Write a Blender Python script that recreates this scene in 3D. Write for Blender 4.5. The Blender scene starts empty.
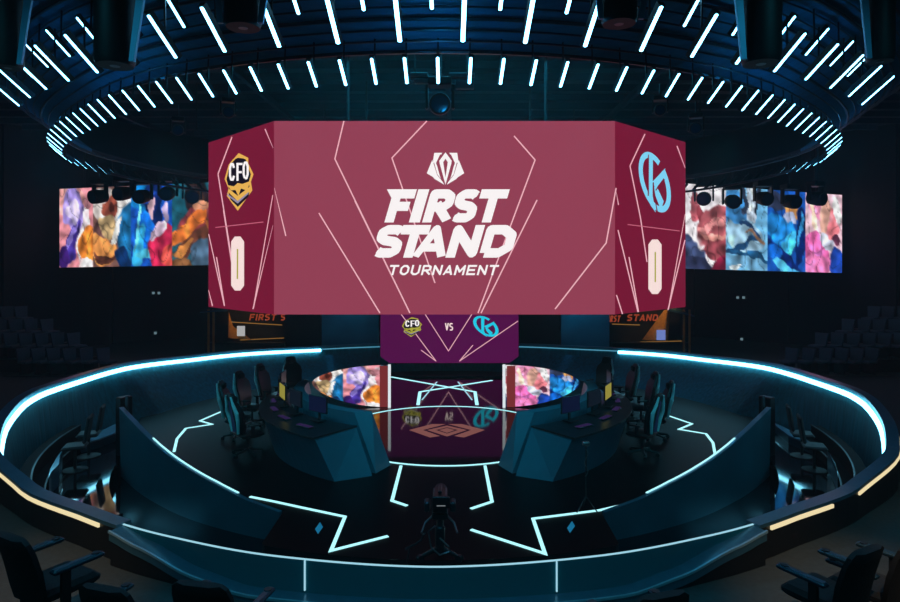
import bpy, math, random
from mathutils import Vector, Matrix
random.seed(7)
PI = math.pi
SC = bpy.context.scene
COL = SC.collection
F = 640.0; CX = 455.0; CY = 264.0
CAM = Vector((0.215, -16.0, 4.1))

# ------------------------------------------------------------------ measuring
def at(px, py, d):
    return Vector((CAM.x + (px-CX)/F*d, CAM.y + d, CAM.z - (py-CY)/F*d))
def onz(px, py, z=0.0):
    return at(px, py, (CAM.z - z)*F/(py-CY))
def onplane(px, py, p, n):
    r = Vector(((px-CX)/F, 1.0, -(py-CY)/F))
    t = (p-CAM).dot(n)/r.dot(n)
    return CAM + r*t
def pol(r, deg, z=0.0):                      # angle from the front (-Y), positive to the right
    a = math.radians(deg)
    return Vector((r*math.sin(a), -r*math.cos(a), z))
def lin(c):
    return tuple(((v/255)/12.92 if v/255 <= .04045 else ((v/255+.055)/1.055)**2.4) for v in c)
def interp(x, tab):
    if x <= tab[0][0]: return tab[0][1]
    for (a, va), (b, vb) in zip(tab, tab[1:]):
        if x <= b:
            t = (x-a)/(b-a); t = t*t*(3-2*t)*.5 + t*.5
            return va + (vb-va)*t
    return tab[-1][1]

# ------------------------------------------------------------------ materials
def mat(name, rgb, rough=.5, metal=0.0, noise=0.0, nscale=8.0, bump=0.0, stretch=None, spec=.5, coat=0.0):
    m = bpy.data.materials.new(name); m.use_nodes = True
    nt = m.node_tree; b = nt.nodes['Principled BSDF']
    c = lin(rgb)
    b.inputs['Base Color'].default_value = (*c, 1); b.inputs['Roughness'].default_value = rough
    b.inputs['Metallic'].default_value = metal; b.inputs['Specular IOR Level'].default_value = spec
    b.inputs['Coat Weight'].default_value = coat
    tc = nt.nodes.new('ShaderNodeTexCoord'); mp = nt.nodes.new('ShaderNodeMapping')
    if stretch: mp.inputs['Scale'].default_value = stretch
    nz = nt.nodes.new('ShaderNodeTexNoise'); nz.inputs['Scale'].default_value = nscale; nz.inputs['Detail'].default_value = 4
    nt.links.new(tc.outputs['Object'], mp.inputs[0]); nt.links.new(mp.outputs[0], nz.inputs['Vector'])
    mx = nt.nodes.new('ShaderNodeMix'); mx.data_type = 'RGBA'
    mx.inputs[6].default_value = (*[v*(1-noise) for v in c], 1); mx.inputs[7].default_value = (*[min(1, v*(1+noise)) for v in c], 1)
    nt.links.new(nz.outputs[0], mx.inputs[0]); nt.links.new(mx.outputs[2], b.inputs['Base Color'])
    if bump:
        bp = nt.nodes.new('ShaderNodeBump'); bp.inputs['Strength'].default_value = bump; bp.inputs['Distance'].default_value = .02
        nt.links.new(nz.outputs[0], bp.inputs['Height']); nt.links.new(bp.outputs[0], b.inputs['Normal'])
    return m
def glow(name, rgb, s=1.0):
    m = bpy.data.materials.new(name); m.use_nodes = True
    nt = m.node_tree; nt.nodes.clear()
    e = nt.nodes.new('ShaderNodeEmission'); o = nt.nodes.new('ShaderNodeOutputMaterial')
    e.inputs[0].default_value = (*lin(rgb), 1); e.inputs[1].default_value = s
    nt.links.new(e.outputs[0], o.inputs[0]); return m
def glow_attr(name, s=1.0):
    m = glow(name, (255, 255, 255), s); nt = m.node_tree
    a = nt.nodes.new('ShaderNodeAttribute'); a.attribute_name = 'picture'
    nt.links.new(a.outputs['Color'], nt.nodes['Emission'].inputs[0]); return m
def glass(name, rgb):
    m = mat(name, rgb, .06); b = m.node_tree.nodes['Principled BSDF']
    b.inputs['Alpha'].default_value = .72; return m

BLACK = mat('matt_black', (16, 18, 21), .55, noise=.3)
PLAST = mat('black_plastic', (13, 15, 18), .35, noise=.2)
METAL = mat('dark_metal', (48, 56, 62), .35, .7, noise=.3)
STEEL = mat('grey_steel', (110, 120, 125), .35, .8, noise=.2)
GLOSSFLOOR = mat('gloss_stage_floor', (5, 12, 16), .05, noise=.4, nscale=3, spec=.34)
PITFLOOR = mat('gloss_pit_floor', (6, 12, 18), .055, noise=.3, nscale=2, spec=.9)
PANEL = mat('teal_panel', (26, 84, 104), .38, .25, noise=.25, nscale=2, stretch=(1, 1, .4))
RISER = mat('riser_panel', (28, 110, 128), .30, .4, noise=.3, nscale=1.5)
SKIRT = mat('bowl_lining', (18, 112, 124), .36, .15, noise=.7, nscale=4, bump=.6, stretch=(3, 3, .15))
CAP = mat('parapet_cap', (70, 120, 140), .3, .4, noise=.2)
DESKM = mat('desk_shell', (24, 92, 112), .45, .1, noise=.15, nscale=3)
DESKTOP = mat('desk_top', (14, 26, 32), .3, noise=.3)
WALLM = mat('dark_wall', (5, 20, 30), .8, noise=.4, nscale=1.2)
CEILM = mat('ceiling_paint', (14, 38, 56), .7, noise=.5, nscale=2, stretch=(.3, 3, 1))
SOFFIT = mat('soffit_metal', (44, 112, 140), .5, .3, noise=.5, nscale=3, stretch=(.4, 4, 1))
CARPET = mat('terrace_carpet', (58, 62, 62), .9, noise=.35, nscale=14, bump=.3)
FABRIC = mat('seat_fabric', (13, 16, 20), .85, noise=.3, nscale=30, bump=.2)
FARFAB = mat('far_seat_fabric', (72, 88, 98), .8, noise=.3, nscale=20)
ARMM = mat('armrest', (26, 50, 64), .4, noise=.2)
GLASSM = glass('tinted_glass', (26, 128, 142))
LEDW = glow('led_white', (130, 222, 255), 6)
LEDT = glow('tube_white', (125, 214, 255), 9)
LEDF = glow('floor_led', (170, 240, 248), 1.3)
LEDTHIN = glow('led_thin', (160, 215, 232), 1.0)
LEDGOLD = glow('led_warm', (245, 226, 176), .95)
ROSE = glow('screen_rose', (147, 63, 84), 1.0)
WINE = glow('screen_wine', (117, 22, 51), 1.0)
PURPLE = glow('screen_purple', (88, 14, 76), .85)
PINKLINE = glow('screen_line', (240, 180, 190), 1.0)
PINKDIM = glow('screen_line_dim', (205, 110, 130), 1.0)
WHITE = glow('screen_white', (252, 246, 246), 1.0)
CREAM = glow('screen_cream', (250, 225, 220), 1.0)
GOLD = glow('logo_gold', (232, 178, 84), 1.0)
NAVY = glow('logo_navy', (22, 16, 30), 1.0)
SILVER = glow('logo_silver', (150, 140, 165), 1.0)
ORANGE = glow('logo_orange', (215, 110, 70), 1.0)
CYAN = glow('logo_cyan', (126, 212, 245), 1.0)
CYAN2 = glow('logo_cyan_deep', (30, 205, 230), 1.0)
OLIVE = glow('logo_olive', (170, 165, 60), 1.0)
FLOORPINK = glow('floor_icon', (140, 88, 84), .8)
BLUEDIM = glow('floor_diamond', (24, 110, 150), .9)

# ------------------------------------------------------------------ mesh building
class MB:
    def __init__(s): s.v = []; s.f = []
    def add(s, vs, fs):
        n = len(s.v); s.v += [Vector(p) for p in vs]; s.f += [tuple(n+i for i in f) for f in fs]; return s
    def poly(s, pts): return s.add(pts, [tuple(range(len(pts)))])
    def hexa(s, a, b):   # two quads (bottom, top)
        return s.add(list(a)+list(b), [(3,2,1,0), (4,5,6,7), (0,1,5,4), (1,2,6,5), (2,3,7,6), (3,0,4,7)])
    def box(s, c, size, rz=0.0, M=None, bev=0.0):
        x, y, z = [v/2 for v in size]
        R = M if M is not None else Matrix.Rotation(rz, 3, 'Z')
        c = Vector(c)
        if not bev:
            q = [(-x,-y), (x,-y), (x,y), (-x,y)]
            return s.hexa([c+R@Vector((a,b,-z)) for a,b in q], [c+R@Vector((a,b,z)) for a,b in q])
        b_ = min(bev, x*.9, y*.9, z*.9)
        rings = []
        for zz, ins in ((-z, b_), (-z+b_, 0), (z-b_, 0), (z, b_)):
            X, Y = x-ins, y-ins; k = b_*.6
            q = [(-X+k,-Y), (X-k,-Y), (X,-Y+k), (X,Y-k), (X-k,Y), (-X+k,Y), (-X,Y-k), (-X,-Y+k)]
            rings.append([c+R@Vector((a,b,zz)) for a,b in q])
        return s.loft(rings, True)
    def loft(s, rings, caps=True, closed=False):
        n = len(rings[0]); base = len(s.v)
        for r in rings: s.v += [Vector(p) for p in r]
        m = len(rings)
        for i in range(m if closed else m-1):
            j = (i+1) % m
            for k in range(n):
                l = (k+1) % n
                s.f.append((base+i*n+k, base+i*n+l, base+j*n+l, base+j*n+k))
        if caps and not closed:
            s.f.append(tuple(base+k for k in range(n))[::-1]); s.f.append(tuple(base+(m-1)*n+k for k in range(n)))
        return s
    def tube(s, pts, r, n=10, closed=False, caps=True):
        pts = [Vector(p) for p in pts]; rings = []
        for i, p in enumerate(pts):
            a = pts[(i-1) % len(pts)] if (i or closed) else p
            b = pts[(i+1) % len(pts)] if (i < len(pts)-1 or closed) else p
            t = (b-a).normalized()
            u = t.cross(Vector((0,0,1)) if abs(t.z) < .93 else Vector((0,1,0))).normalized(); w = t.cross(u)
            rr = r[i] if isinstance(r, (list, tuple)) else r
            rings.append([p + (u*math.cos(2*PI*k/n) + w*math.sin(2*PI*k/n))*rr for k in range(n)])
        return s.loft(rings, caps, closed)
    def cyl(s, a, b, r, r2=None, n=20): return s.tube([a, b], [r, r if r2 is None else r2], n)
    def sweep(s, plan, prof, closed=False, caps=True):
        """plan: list of (x,y); prof(i) -> closed list of (offset along outward normal, z)"""
        rings = []; n = len(plan)
        for i in range(n):
            p = Vector(plan[i]); a = Vector(plan[(i-1) % n] if (i or closed) else plan[i]); b = Vector(plan[(i+1) % n] if (i < n-1 or closed) else plan[i])
            t = (b-a).normalized(); nn = Vector((t.y, -t.x))
            rings.append([Vector((p.x+nn.x*o, p.y+nn.y*o, z)) for o, z in (prof(i) if callable(prof) else prof)])
        return s.loft(rings, caps, closed)
    def build(s, name, m, parent=None, loc=None, smooth=False):
        """verts are in the root's frame when loc is None and parent given; loc shifts the origin"""
        off = Vector(loc) if loc is not None else Vector((0,0,0))
        if parent is not None:
            w = Vector((0,0,0)); q = parent
            while q is not None: w = w + q.location; q = q.parent
            off = w
        me = bpy.data.meshes.new(name)
        me.from_pydata([tuple(v-off) for v in s.v], [], s.f); me.update()
        import bmesh
        bm = bmesh.new(); bm.from_mesh(me)
        if getattr(s, 'fix', True): bmesh.ops.recalc_face_normals(bm, faces=bm.faces)
        bm.to_mesh(me); bm.free()
        me.materials.append(m)
        if smooth:
            for p in me.polygons: p.use_smooth = True
            try: me.set_sharp_from_angle(angle=math.radians(40))
            except Exception: pass
        o = bpy.data.objects.new(name, me); COL.objects.link(o)
        if parent is not None: o.parent = parent
        elif loc is not None: o.location = off
        return o
def thing(name, label, cat, loc=(0,0,0), group=None):
    o = bpy.data.objects.new(name, None); COL.objects.link(o); o.location = loc; o.empty_display_size = .2
    return tag(o, label, cat, group)
def tag(o, label, cat, group=None, kind=None):
    o['label'] = label; o['category'] = cat
    if group: o['group'] = group
    if kind: o['kind'] = kind
    return o
def struct(o, label=None):
    o['kind'] = 'structure'
    if label: o['label'] = label; o['category'] = 'structure'
    return o
def copy_tree(o, parent=None):
    kids = list(o.children)
    c = o.copy(); COL.objects.link(c)
    if parent is not None: c.parent = parent
    for ch in kids: copy_tree(ch, c)
    return c

# ------------------------------------------------------------------ flat graphics (signs, screens)
class Face:
    """a flat display face; graphics are measured on the photograph and laid onto its real plane"""
    def __init__(s, p, n):
        s.p = Vector(p); s.n = Vector(n).normalized()
        if s.n.dot(CAM-s.p) < 0: s.n = -s.n
    def P(s, x, y, e=0.0): return onplane(x, y, s.p, s.n) + s.n*e
    def polys(s, polys, e, name, m, parent):
        b = MB(); b.fix = False
        for q in polys: b.poly([s.P(x, y, e) for x, y in q])
        return b.build(name, m, parent)
def seg(a, b, w, w2=None):
    ax, ay = a; bx, by = b; w2 = w if w2 is None else w2
    L = math.hypot(bx-ax, by-ay) or 1; nx, ny = -(by-ay)/L, (bx-ax)/L
    return [(ax+nx*w/2, ay+ny*w/2), (bx+nx*w2/2, by+ny*w2/2), (bx-nx*w2/2, by-ny*w2/2), (ax-nx*w/2, ay-ny*w/2)]
def disc(c, r, n=12, ry=None): return [(c[0]+r*math.cos(2*PI*k/n), c[1]+(ry or r)*math.sin(2*PI*k/n)) for k in range(n)]
def pline(pts, w, rnd=True):
    out = [seg(a, b, w) for a, b in zip(pts, pts[1:])]
    if rnd: out += [disc(p, w/2, 10) for p in pts[1:-1]]
    return out
FONT = {
 'F': [[(0,0),(0,1),(1,1)], [(0,.48),(.8,.48)]], 'I': [[(.5,0),(.5,1)]],
 'R': [[(0,0),(0,1),(.72,1),(1,.87),(1,.6),(.72,.45),(0,.45)], [(.45,.45),(1,0)]],
 'S': [[(1,.92),(.8,1),(.25,1),(0,.88),(0,.66),(.25,.54),(.75,.48),(1,.36),(1,.12),(.75,0),(.2,0),(0,.06)]],
 'T': [[(0,1),(1,1)], [(.5,0),(.5,1)]], 'A': [[(0,0),(.5,1),(1,0)], [(.22,.25),(.78,.25)]],
 'N': [[(0,0),(0,1),(1,0),(1,1)]], 'D': [[(0,0),(0,1),(.62,1),(1,.75),(1,.25),(.62,0),(0,0)]],
 'O': [[(.3,0),(0,.25),(0,.75),(.3,1),(.7,1),(1,.75),(1,.25),(.7,0),(.3,0)]],
 'U': [[(0,1),(0,.22),(.3,0),(.7,0),(1,.22),(1,1)]], 'M': [[(0,0),(0,1),(.5,.3),(1,1),(1,0)]],
 'E': [[(1,1),(0,1),(0,0),(1,0)], [(0,.5),(.85,.5)]], 'V': [[(0,1),(.5,0),(1,1)]],
 'C': [[(1,.75),(.7,1),(.3,1),(0,.75),(0,.25),(.3,0),(.7,0),(1,.25)]],
}
def letter(ch, x, y, w, h, tx, shear=0.0, slope=0.0):
    """x,y = baseline left in px; strokes of width tx kept inside the w x h box"""
    out = []
    for st in FONT[ch]:
        pts = [(tx/2 + a*(w-tx), tx/2 + b*(h-tx)) for a, b in st]
        # extend the open ends so strokes finish flush with the box
        if ch not in 'OD' :
            def ext(p, q):
                L = math.hypot(p[0]-q[0], p[1]-q[1]) or 1
                return (p[0]+(p[0]-q[0])/L*tx/2, p[1]+(p[1]-q[1])/L*tx/2)
            if ch in 'FITRNMEUAV' :
                if len(pts) > 1: pts[0] = ext(pts[0], pts[1]); pts[-1] = ext(pts[-1], pts[-2])
        square = ch in 'FTEI'
        qs = pline(pts, tx, not square)
        if square:
            for p in pts[1:-1]: qs.append([(p[0]-tx/2,p[1]-tx/2),(p[0]+tx/2,p[1]-tx/2),(p[0]+tx/2,p[1]+tx/2),(p[0]-tx/2,p[1]+tx/2)])
        for q in qs: out.append([(x + px_ + shear*py_, y - min(max(py_, 0), h) + slope*px_) for px_, py_ in q])
    return out
def word(txt, x, y, w, h, tx, gap, shear=0.0, slope=0.0):
    out = []
    for ch in txt:
        ww = tx if ch == 'I' else w*(1.12 if ch == 'M' else 1)
        if ch != ' ': out += letter(ch, x, y, ww, h, tx, shear, slope)
        x += ww+gap; y += slope*(ww+gap)
    return out

# ------------------------------------------------------------------ camera and world
cam = bpy.data.cameras.new('camera'); co = bpy.data.objects.new('camera', cam); COL.objects.link(co)
co.location = CAM; co.rotation_euler = (PI/2, 0, 0)
cam.sensor_width = 36; cam.lens = F/900*36; cam.shift_x = (450-CX)/900; cam.shift_y = -(301-CY)/900
cam.clip_end = 200
SC.camera = co
SC.view_settings.view_transform = 'Standard'; SC.view_settings.look = 'None'
SC.view_settings.exposure = 0; SC.view_settings.gamma = 1; SC.view_settings.use_curve_mapping = False
try:
    SC.cycles.use_denoising = True; SC.cycles.sample_clamp_indirect = 6; SC.cycles.max_bounces = 8
except Exception: pass
W = bpy.data.worlds.new('hall'); SC.world = W; W.use_nodes = True
W.node_tree.nodes['Background'].inputs[0].default_value = (*lin((30, 90, 140)), 1)
W.node_tree.nodes['Background'].inputs[1].default_value = .02
hz = W.node_tree.nodes.new('ShaderNodeVolumeScatter'); hz.inputs['Density'].default_value = .003; hz.inputs['Anisotropy'].default_value = .3
W.node_tree.links.new(hz.outputs[0], W.node_tree.nodes['World Output'].inputs['Volume'])      # thin stage haze

# ------------------------------------------------------------------ room shell
ZF = .3          # concourse / terrace floor
RIMZ = .75
PITZ = -.5
RIMTAB = [(0, 8.93), (12, 8.86), (22, 8.78), (33, 8.74), (45, 8.92), (57, 9.22), (75, 9.36), (90, 9.15), (110, 9.1), (135, 9.1), (160, 8.98), (180, 8.93)]
def RR(deg):
    d = abs((deg+180) % 360 - 180); return interp(d, RIMTAB)
ZTAB = [(0, .75), (42, .76), (57, .92), (66, 1.1), (80, 1.30), (100, 1.34), (120, 1.2), (150, 1.04), (180, 1.0)]
def RZ(deg):
    d = abs((deg+180) % 360 - 180); return interp(d, ZTAB)
def banked(a0, a1, prof, step=2.0, closed=False):
    n = max(2, int(round((a1-a0)/step)))
    return lambda i: [(o, RZ(a0+(a1-a0)*i/n)+dz) for o, dz in prof]
def ringplan(dr=0.0, a0=-180, a1=180, step=2.0, rf=RR):
    n = max(2, int(round((a1-a0)/step))); full = abs(a1-a0-360) < 1e-6
    return [pol(rf(a0+(a1-a0)*i/n)+dr, a0+(a1-a0)*i/n).xy for i in range(n if full else n+1)]
# sweep normals: travelling with growing angle the outward normal is t rotated clockwise = outward
b = MB()
inner = ringplan(.06, step=3); outer = [pol(21.6, -180+3*i).xy for i in range(120)]
n = len(inner)
b.add([(p.x, p.y, ZF) for p in inner]+[(p.x, p.y, ZF) for p in outer], [(i, (i+1)%n, n+(i+1)%n, n+i) for i in range(n)])
struct(b.build('floor', CARPET))
b = MB().poly([(p.x, p.y, PITZ) for p in ringplan(.05, step=3)]); struct(b.build('floor_pit', PITFLOOR))
b = MB(); pts = [pol(21.6, 3*i) for i in range(120)]
b.add([(p.x, p.y, ZF-.2) for p in pts]+[(p.x, p.y, 10.2) for p in pts], [(i, (i+1)%120, 120+(i+1)%120, 120+i) for i in range(120)])
for i in range(0, 120, 4):                     # shallow acoustic ribs
    p = pol(21.5, 3*i); b.box((p.x, p.y, 5.2), (.12, .16, 9.8), math.radians(3*i))
struct(b.build('wall_back', WALLM))
b = MB().poly([(p.x, p.y, 10.0) for p in pts])
for i in range(26):
    y = -15.5+i*1.2; L = math.sqrt(max(1, 21**2-y*y))*2
    b.box((0, y, 9.85), (L, .09, .22))
for x in (-12, -6, 0, 6, 12): b.box((x, 0, 9.6), (.14, 34, .2))
struct(b.build('ceiling', CEILM))

# wall sockets / marker lights on the back wall
DOT = glow('marker_glow', (120, 150, 160), .6)
for px, py, lab in ((153, 293, 'left dot of the left-hand pair'), (158.5, 293, 'right dot of the left-hand pair'), (155, 333, 'single lower one, left'),
                    (738, 297.5, 'left dot of the right-hand pair'), (744, 297.5, 'right dot of the right-hand pair'), (742, 339, 'single lower one, right')):
    p = at(px, py, 27); d = Vector((p.x, p.y)).length; s = 21.45/d
    D = 27
    for _ in range(30):
        p = at(px, py, D); D += (21.42-Vector((p.x, p.y)).length)*.6
    r = thing('wall_light', 'small square grey marker light on the dark back wall, '+lab, 'wall light', p, 'marker lights on the back wall')
    ang = math.atan2(p.x, -p.y)
    MB().box(p, (.2, .06, .2), ang).build('housing', METAL, r)
    q = p*1.0; q.x *= .9975; q.y *= .9975
    MB().box(q, (.12, .03, .12), ang).build('lens', DOT, r)

# ------------------------------------------------------------------ parapet ring around the sunken bowl
par = thing('bowl_parapet', 'oval dark teal parapet ring around the sunken stage with glowing strips', 'parapet wall', (0, 0, 0))
allp = ringplan()
A_GL = 27.5
def droph(a):
    a = abs((a+180) % 360-180)
    return interp(a, [(0, .34), (14, .37), (18.4, .28), (24, .09), (A_GL, .0), (180, 0)])
# lining from cap down to the pit floor, leaning inwards
plan = ringplan(); NP = len(plan)
def lean(i):
    a = abs(-180+2*i); t = min(1, max(0, (a-88)/14))*(1-min(1, max(0, (a-152)/10))*.72); return .22+.86*t*t*(3-2*t)
b = MB(); b.sweep(plan, lambda i: [(-.06, RZ(-180+2*i)-.02), (-.12, RZ(-180+2*i)-.3), (-lean(i), 0.0), (-lean(i)-.02, PITZ), (-lean(i)+.08, PITZ), (-lean(i)+.1, 0.0), (-.02, RZ(-180+2*i)-.3), (-.02, RZ(-180+2*i)-.02)], closed=True)
b.build('inner_lining', SKIRT, par, smooth=True)
# outer face of the parapet away from the glass
b = MB(); pl = ringplan(0, A_GL, 360-A_GL)
zz = banked(A_GL, 360-A_GL, [(0, 0)])
b.sweep(pl, lambda i: [(.0, ZF), (.08, ZF), (.08, zz(i)[0][1]-.02), (.0, zz(i)[0][1]-.02)]); b.build('outer_face', BLACK, par)
b = MB(); b.sweep(pl, banked(A_GL, 360-A_GL, [(-.10, -.03), (.10, -.03), (.10, .02), (-.10, .02)])); b.build('cap_rail', CAP, par)
# bright strips: inner face at the back, outer face on the near sides
for a0, a1, nm in ((57, 138, 'led_strip'), (212, 303, 'led_strip')):
    b = MB(); b.sweep(ringplan(0, a0, a1), banked(a0, a1, [(-.16, -.17), (-.11, -.17), (-.11, -.07), (-.16, -.07)])); b.build(nm, LEDW, par)
for a0, a1 in ((-64, -30), (29, 38.5), (43.5, 62)):
    b = MB(); b.sweep(ringplan(0, a0, a1), banked(a0, a1, [(.085, -.09), (.11, -.09), (.11, -.04), (.085, -.04)])); b.build('warm_strip', LEDGOLD, par)
for a0, a1 in ((138.3, 168), (192, 211.7)):
    b = MB(); b.sweep(ringplan(0, a0, a1), banked(a0, a1, [(-.14, -.10), (-.11, -.10), (-.11, -.07), (-.14, -.07)])); b.build('thin_led_strip', glow('led_faint', (90, 170, 200), .8), par)
# front: glass screens with a thin bright top edge, standing on a ledge that dips
angs = [-A_GL+ i*1.0 for i in range(56)]
pf = [pol(RR(a), a).xy for a in angs]
cuts = [-A_GL, -9.6, 8.8, A_GL]
for c0, c1 in zip(cuts, cuts[1:]):
    aa = [c0+(c1-c0)*i/24 for i in range(25)]
    b = MB(); b.sweep([pol(RR(a), a).xy for a in aa], lambda i, aa=aa: [(0, RIMZ-droph(aa[i])-.012), (.012, RIMZ-droph(aa[i])-.012), (.012, RIMZ), (0, RIMZ)])
    b.build('glass_panel', GLASSM, par)
b = MB(); b.sweep(pf, [(-.006, RIMZ), (.014, RIMZ), (.014, RIMZ+.012), (-.006, RIMZ+.012)]); b.build('top_edge_strip', LEDTHIN, par)
b = MB(); b.sweep(pf, lambda i: [(-.02, RIMZ-droph(angs[i])-.10), (.20, RIMZ-droph(angs[i])-.13), (.20, RIMZ-droph(angs[i])-.015), (-.02, RIMZ-droph(angs[i])-.005)]); b.build('front_ledge', CAP, par)
b = MB(); b.sweep(pf, lambda i: [(.19, RIMZ-droph(angs[i])-.03), (.215, RIMZ-droph(angs[i])-.03), (.215, RIMZ-droph(angs[i])+.0), (.19, RIMZ-droph(angs[i])+.0)]); b.build('ledge_trim', mat('ledge_trim', (150, 190, 205), .35, .3), par)
b = MB(); b.sweep(pf, lambda i: [(.0, ZF-.3), (.18, ZF-.3), (.18, max(ZF-.29, RIMZ-droph(angs[i])-.12)), (.0, max(ZF-.29, RIMZ-droph(angs[i])-.12))]); b.build('front_wall', BLACK, par)
for a in cuts[1:-1]:
    b = MB(); p = pol(RR(a)+.02, a); b.box((p.x, p.y, RIMZ-.17), (.014, .02, .34), math.radians(a)); b.build('glass_joint', LEDTHIN, par)

# ------------------------------------------------------------------ stage platform
EDGE = [(-6.95,-2.05), (-6.65,-2.4), (-6.3,-2.8), (-5.85,-3.27), (-5.37,-3.7), (-4.9,-4.1), (-4.4,-4.45), (-3.94,-4.72), (-3.3,-5.05), (-2.63,-5.33)]
def mir(pts): return [(-x, y) for x, y in pts][::-1]
apron = [(-2.62, -6.6)] + [tuple(pol(7.15, -21+3*i).xy) for i in range(15)] + [(2.62, -6.6)]
backarc = [tuple(pol(RR(98+164*i/40)-lean((278+164*i/40)/2 % 180)+.06, 98+164*i/40).xy) for i in range(41)]
outline = EDGE + apron + mir(EDGE) + backarc
st = thing('stage_platform', 'glossy black round stage floor with glowing zigzag light lines', 'stage', (0, 0, 0))
b = MB(); m = len(outline)
b.poly([(x, y, 0) for x, y in outline]); b.build('stage_floor', mat('satin_stage_floor', (2, 5, 7), .4, noise=.4, nscale=3, spec=.06), st)
RC = 2.72; YC = -.3
b = MB(); b.poly([(RC*math.sin(math.radians(a)), YC-RC*math.cos(math.radians(a)), .003) for a in range(0, 360, 5)]); b.build('inner_circle', GLOSSFLOOR, st)
b = MB(); b.poly([(-2.3, 2.0, .0015), (2.3, 2.0, .0015), (2.5, 7.4, .0015), (-2.5, 7.4, .0015)]); b.build('rear_gloss_panel', GLOSSFLOOR, st)
b = MB(); b.add([(x, y, -.004) for x, y in outline]+[(x, y, PITZ) for x, y in outline], [(i, (i+1)%m, m+(i+1)%m, m+i) for i in range(m)]); b.build('stage_riser', BLACK, st)
def strip_on_floor(pts, w, name='light_line', m_=None, z=.006, th=.012):
    b = MB(); P = [Vector((p.x, p.y)) for p in pts]; L, R = [], []
    for i, p in enumerate(P):
        d1 = (p-P[i-1]).normalized() if i else (P[1]-p).normalized()
        d2 = (P[i+1]-p).normalized() if i < len(P)-1 else d1
        n1 = Vector((-d1.y, d1.x)); n2 = Vector((-d2.y, d2.x)); bis = (n1+n2).normalized()
        k = w/2/max(.35, bis.dot(n1)); L.append(p+bis*k); R.append(p-bis*k)
    for i in range(len(P)-1):
        q = [L[i], L[i+1], R[i+1], R[i]]
        b.hexa([(v.x, v.y, z-th/2) for v in q], [(v.x, v.y, z+th/2) for v in q])
    return b.build(name, m_ or LEDF, st)
fl = lambda *pp: [onz(x, y, 0) for x, y in pp]
strip_on_floor(fl((250,497), (275,502), (300,507.5), (345,517), (331,551), (388,536.5)), .055)
strip_on_floor(fl((628,504), (600,510.5), (565,515), (533,519), (545,554), (471,530)), .055)
strip_on_floor(fl((401,466), (392,501), (407,506)), .06)
strip_on_floor(fl((485,466), (492,502), (471,509)), .06)
strip_on_floor(fl((230,408), (200,421), (212,424.5), (186,428.5), (177,439), (174,452)), .06)
strip_on_floor(fl((660,413), (692,424), (679,429.5), (706,434), (713,443), (715,454)), .06)
strip_on_floor(fl((391,377), (475,392), (477,405)), .10)
strip_on_floor(fl((492,380.5), (420,392), (418,405)), .10)
strip_on_floor(fl((422,400), (437,382)), .04, m_=LEDTHIN); strip_on_floor(fl((458,382), (472,400)), .04, m_=LEDTHIN)  # thin pair: reflected display lines laid in as glowing strips
RC = 2.72; YC = -.3
ring = [Vector((RC*math.sin(math.radians(a)), YC-RC*math.cos(math.radians(a)), 0)) for a in range(-180, 181, 4)]
strip_on_floor(ring, .05)
# flat emblem set in the floor of the inner circle
ic = [[(409,430), (432,424), (446,424), (423,430), (440,436), (430,437.5)], [(485,430), (462,424), (448,424), (471,430), (454,436), (464,437.5)],
      [(427,430), (447,425.5), (447,427.3), (436,430), (447,433.5), (447,436.5)], [(467,430), (447,425.5), (447,427.3), (458,430), (447,433.5), (447,436.5)], [(439,430), (447,428), (455,430), (447,432.8)]]
b = MB(); b.fix = False
for q in ic: b.poly([onz(x, y, .004)+Vector((0,0,0)) for x, y in q])
b.build('floor_emblem', FLOORPINK, st)
for cx, cy in ((319, 528), (571, 527)):
    b = MB(); b.poly([onz(cx-4, cy+1, .004), onz(cx-1, cy+6, .004), onz(cx+4, cy-1, .004), onz(cx+1, cy-6, .004)]); b.build('floor_diamond', BLUEDIM, st)

# curved side walls of the stage: tall at the outer ends, running out to the front
def side_wall(sgn, lab):
    tops = [.98, .93, .87, .76, .62, .50, .38, .27, .12, .01]
    P = [(x*(-sgn)*-1 if sgn < 0 else -x, y) for x, y in EDGE]
    if sgn < 0: P = list(EDGE)
    # resample smoothly
    pts, tt = [], []
    for i in range(len(P)-1):
        for k in range(4):
            t = k/4; pts.append((P[i][0]*(1-t)+P[i+1][0]*t, P[i][1]*(1-t)+P[i+1][1]*t)); tt.append(tops[i]*(1-t)+tops[i+1]*t)
    pts.append(P[-1]); tt.append(tops[-1])
    for _ in range(3):
        pts = [pts[0]]+[tuple((Vector(pts[i-1])+Vector(pts[i])*2+Vector(pts[i+1]))/4) for i in range(1, len(pts)-1)]+[pts[-1]]
    o = -1 if sgn < 0 else 1                       # outward side of the path
    r = thing('stage_side_wall', lab, 'side wall', (pts[0][0], pts[0][1], PITZ))
    f = 1 if sgn < 0 else -1
    b = MB(); b.sweep(pts, lambda i: [(f*.03, PITZ), (f*.09+f*.02, PITZ), (f*.14, tt[i]), (f*.06, tt[i])]); b.build('curved_panel', RISER, r, smooth=True)
    k = 36-4
    b = MB(); b.sweep(pts[:k], lambda i: [(f*.05, tt[i]), (f*.145, tt[i]), (f*.145, tt[i]+.015), (f*.05, tt[i]+.015)]); b.build('edge_strip', mat('edge_trim', (110, 160, 180), .3, .5), r)
    b = MB(); b.sweep(pts[14:k], lambda i: [(f*.06, tt[i+14]+.016), (f*.09, tt[i+14]+.016), (f*.09, tt[i+14]+.03), (f*.06, tt[i+14]+.03)]); b.build('bright_edge_strip', LEDF, r)
    p = pts[0]; b = MB(); b.box((p[0]-f*.0, p[1]+.03, PITZ+.86), (.05, .05, 1.72)); b.build('end_post', METAL, r)
side_wall(-1, 'curved teal wall sweeping down the left side of the stage')
side_wall(1, 'curved teal wall sweeping down the right side of the stage')

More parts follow.
